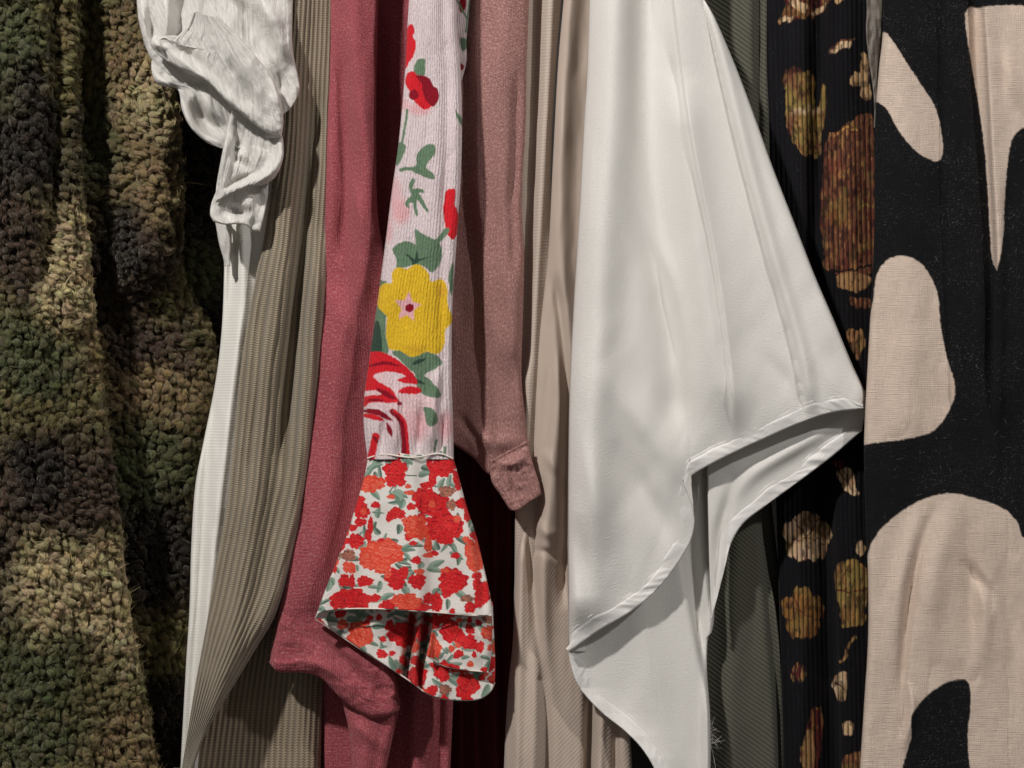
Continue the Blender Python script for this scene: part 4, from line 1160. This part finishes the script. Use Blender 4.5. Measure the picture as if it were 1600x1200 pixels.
# ------------------------------------------------------------------ white satin blouse
ws = thing('satin_blouse', 'large draped white satin blouse with a curved narrow hem in the middle right', 'blouse')
WL = [(922, -50), (918, 100), (912, 200), (905, 330), (896, 480), (890, 600), (888, 700), (887, 800), (887, 900), (888, 1018)]
WR = [(1080, -50), (1118, 30), (1152, 110), (1182, 190), (1207, 260), (1242, 350), (1273, 430), (1303, 500), (1332, 570), (1350, 610), (1350, 636)]
WB = [(888, 1018), (935, 985), (985, 955), (1025, 922), (1055, 885), (1076, 850), (1084, 820), (1082, 795), (1074, 770), (1068, 752), (1095, 733), (1145, 707), (1195, 684), (1245, 662), (1295, 645), (1350, 636)]
def dws(U, V):
    d = 4 + 9 * fbm(U / 120, V / 300, 141, 2)
    d += vfold(U, V, [(965, -50), (955, 200), (940, 400), (930, 600), (920, 800), (905, 1000)], 22, 34, 'g')
    d += vfold(U, V, [(1010, -50), (1012, 200), (1030, 400), (1050, 560), (1060, 720)], -15, 26, 'g', 100)
    d += vfold(U, V, [(1060, 100), (1085, 300), (1105, 450), (1130, 600), (1150, 700)], 12, 24, 'g', 100)
    d += vfold(U, V, [(1048, -50), (1080, 200), (1118, 400), (1140, 560), (1150, 690)], 9, (4, 40), 'a', 80)
    # seam and the panel right of it
    d += vfold(U, V, [(1088, -50), (1112, 60), (1138, 170), (1168, 290), (1198, 400), (1228, 500), (1248, 590), (1256, 660)], -5, 2.6, 'c', 60)
    d += vfold(U, V, [(1098, -50), (1124, 60), (1150, 170), (1180, 290), (1210, 400), (1240, 500), (1262, 590), (1270, 660)], 9, 11, 'g', 60)
    d += dfold(U, V, [(970, 240), (1000, 360), (1035, 460), (1062, 600)], -6, 15)
    d += dfold(U, V, [(995, 240), (1022, 360), (1054, 460), (1080, 600)], 4, 13)
    d += dfold(U, V, [(940, 560), (990, 640), (1030, 700), (1070, 760)], 8, 22)
    d += dfold(U, V, [(960, 680), (1000, 760), (1040, 830), (1060, 860)], -9, 20)
    d += dfold(U, V, [(900, 640), (930, 760), (960, 860), (980, 920)], 6, 20)
    d += dfold(U, V, [(900, 800), (915, 900), (925, 960)], -8, 16)
    d += dfold(U, V, [(1270, 540), (1300, 600), (1312, 650)], 3, 12)
    d += dfold(U, V, [(1180, 540), (1230, 600), (1250, 670)], -3, 12)
    d += 12 * sstep(1040, 1100, U) * sstep(600, 760, V)
    d += 5 * fbm((U + 0.4 * V) / 55, (V - 0.3 * U) / 120, 147, 2) * sstep(250, 600, V)
    return d
def hem_post(width, lift, off=0.0):
    def f(U, V, s, t):
        return 0
    return f
sheet('front_panel', M_satin, ws, WL, WR, dws, bot=WB, ease=[(888, 1018), (985, 940), (1075, 800), (1195, 700), (1350, 636)], res=2.2, rl=20, rr=14, rb=0, back=34, inward=0.10, thick=1.4, nret=5, crump=0.25)
def hem_strip(name, line, dfun, width, side, lift, seed, parent, mat, rolled=2.0, n=420, tap=26, tmin=0.3):
    """hem folded up along an edge line: a narrow puckered double layer just proud of the cloth"""
    P = spline(line, n); T = np.gradient(P, axis=0); T /= np.hypot(*T.T)[:, None]
    Nn = np.stack([T[:, 1], -T[:, 0]], 1) * side                      # towards the cloth
    m = 16
    q = np.linspace(0, 1, m)[None, :]
    arc = np.r_[0, np.cumsum(np.hypot(*np.diff(P, axis=0).T))][:, None]
    endk = np.minimum(arc, arc[-1] - arc)
    width = width * (tmin + (1 - tmin) * sstep(0, tap, np.minimum(arc * 1.0, 1e9) if tap > 26 else endk) * sstep(0, 26, endk + 8)) * (1 + 0.22 * fbm(arc / 45, arc * 0 + seed, seed + 4, 2))
    U = P[:, 0:1] + Nn[:, 0:1] * width * q - Nn[:, 0:1] * 1.0; V = P[:, 1:2] + Nn[:, 1:2] * width * q - Nn[:, 1:2] * 1.0
    base = dfun(U, V)
    gate = sstep(-0.15, 0.35, fbm(arc / 70, arc * 0 + 3.3, seed + 8, 2))
    puck = (1.5 + 5.5 * gate) * fbm(arc / 17 + q * 1.6, q * 0.6 + seed, seed, 2) * (0.35 + 0.65 * q) + 4.0 * fbm(arc / 60, q * 0.5, seed + 2, 2)
    belly = 0.4 * np.sqrt(np.clip(1 - (2 * q - 1) ** 2, 0, 1))
    stitch = 2.2 * np.exp(-((q - 0.86) / 0.07) ** 2)
    Dp = base - lift * (1 - q ** 3) - belly - puck * 1.1 * (1 - q ** 4) + stitch * 0.8
    Dp = Dp + roll(q * width + 0 * arc, rolled)
    # turn under at the very edge
    k = np.array([[3, 2, 1]]) / 3.0
    U0 = U[:, :1] + Nn[:, 0:1] * 3 * k; V0 = V[:, :1] + Nn[:, 1:2] * 3 * k
    D0 = Dp[:, :1] + 7 * k
    kk = np.array([[1, 2, 3]]) / 3.0
    U1 = U[:, -1:] + 0 * kk; V1 = V[:, -1:] + 0 * kk; D1 = Dp[:, -1:] + 3 * kk
    U = np.hstack([U0, U, U1]); V = np.hstack([V0, V, V1]); Dp = np.hstack([D0, Dp, D1])
    uv = np.stack([(arc + 0 * U), np.cumsum(np.ones_like(U) * 24 / m, 1)], -1).reshape(-1, 2)
    o = raw_mesh(name, world(U, V, Dp), grid_faces(U.shape[0], U.shape[1]), mat, parent, uv)
    return o
hem_strip('hem', WB[:10], lambda U, V: dws(U, V), 26, 1, 1.5, 5, ws, M_satinhem)
hem_strip('hem', WB[9:-1] + [(1349, 637)], lambda U, V: dws(U, V), 24, 1, 1.5, 9, ws, M_satinhem)
def dwb(U, V):
    d = 44 + 6 * fbm(U / 60, V / 160, 151, 2)
    left = np.interp(V, [900, 1018, 1040, 1075, 1115, 1150, 1185, 1240], [889, 889, 893, 905, 940, 985, 1015, 1045])
    d = d - 24 * np.exp(-np.clip(U - left, 0, None) / 26)
    d += vfold(U, V, [(1060, 820), (1075, 920), (1092, 1010), (1108, 1100), (1112, 1180)], 20, 5, 's', 0) * -1
    d += vfold(U, V, [(1000, 900), (1010, 1050), (1040, 1200)], 7, 30, 'g', 0)
    d += vfold(U, V, [(1092, 740), (1098, 860), (1108, 960)], 9, 9, 'g', 0)
    return d
BL = [(892, 880), (889, 960), (889, 1016), (893, 1040), (905, 1072), (938, 1110), (982, 1146), (1014, 1184), (1046, 1250)]
sheet('back_panel', M_satin, ws, BL, [(1113, 660), (1112, 740), (1112, 860), (1116, 950), (1113, 985), (1106, 1000), (1105, 1050), (1110, 1130), (1110, 1250)], dwb, res=2.0, rl=6, rr=8, back=40, inward=0.08, thick=1.4, crump=0.4)
hem_strip('hem', BL[2:], dwb, 24, 1, 1.4, 21, ws, M_satinhem)
def dwc(U, V):
    d = 46 + 5 * fbm(U / 50, V / 80, 155, 2)
    d += dfold(U, V, [(1350, 640), (1260, 690), (1180, 740), (1130, 800)], 8, 12)
    d += dfold(U, V, [(1150, 740), (1128, 820), (1122, 900), (1118, 960)], -10, 9)
    d += dfold(U, V, [(1140, 850), (1132, 910), (1124, 960)], 8, 7)
    return d
CB = [(1112, 965), (1122, 925), (1132, 885), (1142, 848), (1162, 816), (1198, 788), (1250, 750), (1300, 712), (1347, 672)]
sheet('side_panel', M_satin, ws, [(1104, 700), (1106, 800), (1108, 880), (1110, 930), (1112, 965)], [(1352, 610), (1352, 640), (1347, 672)], dwc, bot=CB, res=(1.8, 1.8), rl=4, rr=4, ret=False, thick=1.4, crump=0.3)
hem_strip('hem', CB, dwc, 22, 1, 1.5, 31, ws, M_satinhem, tap=150, tmin=0.04)
n = 40
fb = fibres('frayed_thread', m_fibre('satin_thread', lin(224, 218, 210)), ws, rng.uniform(1106, 1113, n), rng.uniform(1130, 1168, n), rng.uniform(52, 60, n), 9, 0.7, rng, dirn=np.array([[1.0, -0.2, 0.0]]), curl=0.9, spread=0.7)
fb['kind'] = 'stuff'

# ------------------------------------------------------------------ olive twill trousers
ov = thing('olive_trousers', 'dark olive green twill trousers showing above and below the white satin blouse', 'trousers')
def dov(U, V):
    d = 118 + 8 * fbm(U / 50, V / 200, 161, 2)
    d += vfold(U, V, [(1160, -50), (1175, 150), (1170, 600), (1150, 900), (1140, 1250)], 12, 22, 'g')
    d += vfold(U, V, [(1185, 760), (1196, 880), (1206, 1000), (1216, 1100), (1222, 1250)], -14, 7, 'g', 0)
    return d
sheet('leg', M_olive, ov, [(1060, -50), (1070, 400), (1085, 800), (1092, 1250)], [(1201, -50), (1200, 100), (1205, 220), (1202, 500), (1190, 780), (1200, 880), (1213, 960), (1222, 1060), (1226, 1250)], dov, res=2.4, rl=12, rr=20, back=140)
sheet('rear_leg', M_olive, ov, [(1140, 700), (1160, 900), (1180, 1250)], [(1196, 700), (1218, 900), (1232, 1030), (1238, 1250)], lambda U, V: 165 + 6 * fbm(U / 30, V / 100, 163, 2), res=3, rl=10, rr=16, back=110)

# ------------------------------------------------------------------ printed corduroy
BG = lin(20, 19, 22); RST = lin(104, 64, 48); MUS = lin(128, 108, 60); CRM = lin(196, 168, 134); OXB = lin(84, 36, 34); TNB = lin(150, 114, 78)
def cord_print(x, y):
    x0, y0 = x, y
    wi = np.floor((x - 0.02 * y + 2 * fbm(x / 60, y / 90, 173, 2)) / WALE)
    y = y + 7 * _hash(wi, wi * 0, 5) - 3.5 + 3 * vnoise(x / 5, y / 7, 21); x = x + 4 * vnoise(x / 7, y / 9, 22)
    p = Paint(x, y, BG); rg = np.random.default_rng(12)
    z = lambda q: [(a / 3.75 + 1180, b / 3.75) for a, b in q]
    y8 = lambda q: [(a / 2.308 + 1180, b / 2.308 + 680) for a, b in q]
    p.poly(z([(190, -60), (430, -60), (425, 30), (350, 90), (250, 110), (150, 135), (140, 110), (180, 40)]), OXB); p.poly(z([(200, -20), (280, 10), (310, 60), (240, 55)]), CRM); p.poly(z([(150, 110), (200, 85), (220, 110), (160, 130)]), CRM)
    p.poly(z([(330, 60), (390, 40), (420, 20), (400, 60), (350, 80)]), CRM); p.poly(z([(480, 0), (520, 0), (500, 20), (475, 30)]), CRM)
    p.poly(z([(440, 300), (490, 255), (560, 235), (565, 260), (510, 290), (460, 320)]), CRM); p.line(z([(450, 285), (500, 245), (580, 225)]), 2.5, OXB)
    p.poly(z([(625, 310), (655, 320), (670, 400), (660, 470), (680, 560), (650, 585), (615, 550), (620, 500), (580, 500), (555, 470), (580, 420), (610, 415)]), lin(170, 140, 104))
    # large bloom, upper left
    p.poly(z([(250, 420), (330, 425), (350, 460), (345, 560), (370, 640), (380, 560), (395, 490), (415, 540), (405, 700), (385, 800), (385, 900), (300, 910), (240, 850), (190, 720), (175, 600), (190, 480)]), MUS)
    p.soft(1180 + 230 / 3.75, 470 / 3.75, 22, 24, RST, 0.9); p.soft(1180 + 330 / 3.75, 640 / 3.75, 22, 8, CRM, 0.9); p.soft(1180 + 260 / 3.75, 650 / 3.75, 20, 8, CRM, 0.8); p.line(z([(300, 820), (350, 845), (385, 840)]), 2.5, OXB); p.line(z([(360, 620), (350, 740), (370, 850)]), 2.5, OXB)
    p.soft(1180 + 280 / 3.75, 560 / 3.75, 16, 12, OXB, 0.6); p.soft(1180 + 210 / 3.75, 700 / 3.75, 9, 26, RST, 0.8)
    # rust bloom
    p.poly(z([(660, 660), (690, 700), (700, 1150), (690, 1500), (560, 1560), (430, 1560), (390, 1350), (385, 1150), (420, 820), (470, 780), (560, 710), (620, 670)]), RST)
    p.poly([(1290, 400), (1362, 400), (1360, 425), (1330, 432), (1296, 424)], RST); p.line([(1288, 424), (1325, 424), (1362, 412)], 4, BG)
    p.line(z([(470, 800), (540, 745), (600, 760)]), 3, lin(190, 140, 80)); p.soft(1345, 310, 22, 40, OXB, 0.7); p.soft(1310, 340, 24, 24, lin(110, 72, 40), 0.8); p.line([(1340, 330), (1350, 318), (1362, 322)], 3, MUS)
    p.soft(1305, 270, 22, 30, lin(112, 60, 44), 0.7)
    p.poly([(1310, 430), (1350, 428), (1362, 440), (1340, 455), (1312, 450)], TNB); p.poly([(1328, 466), (1358, 466), (1362, 478), (1335, 480)], RST)
    p.poly([(1322, 520), (1345, 515), (1352, 535), (1340, 560), (1330, 548)], TNB); p.line([(1326, 540), (1348, 528)], 2, OXB)
    # below the satin
    def bloom(cx, cy, rx, ry, col, vein):
        for k in range(5):
            th = -1.57 + k * 1.2566
            p.poly([(cx + rx * 0.52 * math.cos(th) + rx * 0.52 * math.cos(a), cy + ry * 0.52 * math.sin(th) + ry * 0.5 * math.sin(a)) for a in np.arange(0, 6.2, 0.7)], col)
        for k in range(5):
            th = -0.94 + k * 1.2566
            p.line([(cx, cy), (cx + rx * 0.8 * math.cos(th), cy + ry * 0.8 * math.sin(th))], 2.2, vein)
    bloom(1261, 838, 38, 40, lin(186, 158, 130), OXB); bloom(1254, 958, 32, 42, lin(120, 84, 44), OXB); p.soft(1250, 975, 24, 24, MUS, 0.5)
    p.poly([(1308, 742), (1322, 732), (1334, 742), (1336, 760), (1342, 770), (1332, 776), (1318, 764)], CRM); p.poly([(1300, 722), (1318, 722), (1312, 734)], OXB); p.line([(1310, 735), (1334, 768)], 2, OXB)
    p.poly([(1308, 885), (1330, 875), (1348, 880), (1356, 905), (1352, 950), (1350, 972), (1318, 982), (1312, 950), (1306, 915)], MUS); p.line([(1308, 922), (1332, 926), (1354, 920)], 3, OXB); p.line([(1330, 878), (1318, 900), (1322, 922)], 2, OXB)
    p.poly([(1338, 850), (1346, 842), (1352, 862), (1340, 868)], CRM); p.line([(1338, 998), (1326, 1010), (1320, 1030), (1312, 1034)], 4, TNB)
    p.poly([(1300, 1064), (1318, 1050), (1324, 1062), (1322, 1088), (1316, 1098), (1306, 1086)], CRM); p.line([(1304, 1066), (1322, 1080)], 2, OXB)
    p.poly([(1316, 1132), (1330, 1128), (1332, 1146), (1318, 1150)], CRM); p.poly([(1320, 1184), (1350, 1178), (1352, 1210), (1322, 1220)], RST)
    p.poly([(1272, 1104), (1286, 1120), (1282, 1170), (1270, 1210), (1252, 1190), (1260, 1140)], OXB); p.poly([(1256, 1150), (1272, 1140), (1270, 1200), (1252, 1190)], TNB); p.soft(1247, 1050, 14, 18, OXB, 0.9)
    p.line([(1210, 300), (1228, 380)], 3, RST)
    # brushed dye mottling, then dark ground cloth and groove shade baked between the wales
    x, y = x0, y0
    on = (p.c.sum(1) > 0.03)[:, None]
    for (sx, sy, sd, lo, hi, am, cc) in ((9, 26, 77, 0.0, 0.4, 0.6, OXB), (3.5, 16, 91, 0.1, 0.4, 0.5, lin(176, 132, 80)), (5, 12, 95, 0.05, 0.35, 0.65, BG), (14, 20, 99, 0.1, 0.5, 0.4, MUS)):
        mot = sstep(lo, hi, fbm(x / sx, y / sy, sd, 3))[:, None] * on * am
        p.c = p.c * (1 - mot) + np.array(cc)[None] * mot
    ph = np.abs(np.sin((x - 0.02 * y + 2 * fbm(x / 60, y / 90, 173, 2)) / WALE * math.pi))
    val = (1 - sstep(0.1, 0.7, ph))[:, None] * 0.85
    p.c = p.c * (1 - val) * 1.15 + np.array(BG)[None] * val
    return p.c
cd = thing('corduroy_dress', 'black corduroy dress printed with rust, mustard and cream flowers', 'dress')
WALE = 7.4
def dcd(U, V):
    d = 128 + 6 * fbm(U / 40, V / 220, 171, 2)
    sx = np.interp(V, [-50, 200, 400, 800, 1250], [1292, 1290, 1286, 1302, 1316])
    d = d - 26 * (0.5 + 0.5 * np.tanh((U - sx) / 5.0)) + 14 * np.exp(-((U - sx + 12) / 12) ** 2)
    d += vfold(U, V, [(1240, -50), (1246, 300), (1252, 700), (1260, 1250)], 12, 26, 'g')
    d += vfold(U, V, [(1330, -50), (1330, 300), (1334, 700), (1340, 1250)], 8, 22, 'g')
    d = d - 2.0 * np.abs(np.sin((U - 0.02 * V + 2 * fbm(U / 60, V / 90, 173, 2)) / WALE * math.pi)) ** 0.8
    return d
sheet('body', M_cord, cd, [(1188, -50), (1195, 300), (1210, 700), (1226, 1250)], [(1384, -50), (1384, 300), (1380, 700), (1376, 1250)], dcd, res=(0.9, 1.5), rl=16, rr=10, back=140, paint=cord_print, thick=0)
# ------------------------------------------------------------------ grey satin strap
gs = thing('satin_strap', 'thin crumpled grey satin strap between the corduroy dress and black linen dress', 'strap')
sheet('ribbon', M_grey, gs, [(1352, -50), (1354, 10), (1353, 50), (1357, 90), (1365, 150), (1366, 200)], [(1383, -50), (1380, 20), (1377, 60), (1371, 110), (1371, 150), (1368, 200)], lambda U, V: 44 + 9 * fbm(U / 9, V / 26, 181, 2), res=1.2, rl=4, rr=5, back=22, thick=1.0)

# ------------------------------------------------------------------ black and cream linen dress
LBK = lin(25, 25, 27); LCR = lin(210, 191, 176)
def linen_print(x, y):
    p = Paint(x, y, LBK)
    k = dict(soft=1.0, wob=0.7)
    p.poly([(1381, 50), (1392, 60), (1415, 95), (1440, 133), (1460, 165), (1470, 200), (1473, 235), (1468, 251), (1455, 250), (1430, 235), (1405, 205), (1385, 170), (1368, 158), (1355, 150), (1360, 100), (1372, 60)], LCR, **k)
    p.poly([(1410, 400), (1430, 405), (1450, 425), (1465, 460), (1470, 510), (1480, 560), (1492, 600), (1490, 625), (1475, 655), (1455, 675), (1420, 685), (1360, 693), (1300, 700), (1300, 600), (1340, 560), (1362, 480), (1370, 430), (1388, 405)], LCR, **k)
    p.poly([(1354, 870), (1362, 848), (1380, 823), (1410, 798), (1445, 779), (1485, 770), (1520, 778), (1560, 790), (1588, 812), (1604, 845), (1680, 870), (1800, 1000), (1800, 1300), (1500, 1320), (1250, 1300), (1250, 1000)], LCR, **k)
    p.poly([(1508, 1062), (1516, 1075), (1516, 1110), (1512, 1150), (1508, 1280), (1395, 1280), (1410, 1200), (1424, 1150), (1424, 1120), (1445, 1090), (1475, 1068), (1490, 1063)], LBK, **k)
    p.poly([(1508, 20), (1530, 12), (1580, 8), (1630, 12), (1720, 20), (1740, 120), (1660, 190), (1603, 198), (1583, 215), (1575, 250), (1570, 310), (1567, 370), (1558, 422), (1550, 402), (1545, 330), (1540, 250), (1530, 170), (1518, 100)], LCR, **k)
    return p.c
ld = thing('linen_dress', 'black linen dress with large cream abstract shapes at the right edge', 'dress')
def dld(U, V):
    d = 2 + 8 * fbm(U / 90, V / 260, 191, 3)
    d += vfold(U, V, [(1400, -50), (1410, 200), (1420, 500), (1410, 760)], 10, 34, 'g', 120)
    d += vfold(U, V, [(1478, -50), (1480, 150), (1482, 400), (1500, 700)], 6, (4, 26), 'a', 100)
    d += vfold(U, V, [(1462, -50), (1466, 200), (1468, 420)], -5, 14, 'g', 100)
    d += vfold(U, V, [(1532, -50), (1542, 120), (1550, 280), (1556, 430), (1554, 700)], 16, (3, 36), 'S', 120)
    d += vfold(U, V, [(1520, -50), (1526, 120), (1540, 280), (1548, 430), (1548, 650)], -9, 10, 'g', 120)
    d += vfold(U, V, [(1575, 250), (1576, 450), (1572, 650), (1570, 800)], -8, 9, 'g', 90)
    d += dfold(U, V, [(1470, 775), (1445, 830), (1428, 900), (1416, 980), (1410, 1060), (1412, 1120), (1395, 1170)], -9, 8)
    d += dfold(U, V, [(1450, 775), (1425, 840), (1406, 910), (1396, 1000), (1392, 1080)], 7, 14)
    d += dfold(U, V, [(1490, 775), (1470, 850), (1455, 940), (1446, 1040)], 9, 20)
    d += dfold(U, V, [(1495, 770), (1512, 850), (1520, 940), (1516, 1040)], -7, 13)
    d += dfold(U, V, [(1530, 880), (1540, 960), (1534, 1060)], 8, 14)
    d += dfold(U, V, [(1500, 870), (1540, 920), (1552, 960)], -6, 9)
    d += dfold(U, V, [(1560, 800), (1570, 900), (1584, 1000), (1590, 1150)], -6, 14)
    d += dfold(U, V, [(1420, 1060), (1426, 1110), (1410, 1180)], 7, 7)
    d += dfold(U, V, [(1540, 60), (1575, 110), (1600, 180)], 5, 14); d += dfold(U, V, [(1560, 40), (1568, 120), (1566, 180)], -4, 9)
    return d
LDL = [(1380, -50), (1379, 50), (1373, 110), (1367, 200), (1366, 350), (1362, 450), (1356, 560), (1350, 690), (1352, 800), (1356, 900), (1356, 1000), (1350, 1100), (1341, 1250)]
lsh = sheet('front_panel', M_linen, ld, LDL, [(1720, -50), (1722, 400), (1725, 800), (1730, 1250)], dld, res=(1.3, 1.6), rl=14, rr=10, back=110, inward=0.12, paint=linen_print, thick=1.6, crump=1.6, cseed=5)
n = 1500
uu = rng.uniform(1375, 1610, n); vv = rng.uniform(-10, 1210, n)
dark = linen_print(uu, vv)[:, 0] < 0.1
uu, vv = uu[dark], vv[dark]
fo = fibres('lint', m_fibre('pale_lint', lin(110, 106, 102)), lsh, uu, vv, dld(uu, vv) - 1.5, 2.6, 0.4, rng, curl=1.5, spread=3.0)
fo['kind'] = 'stuff'
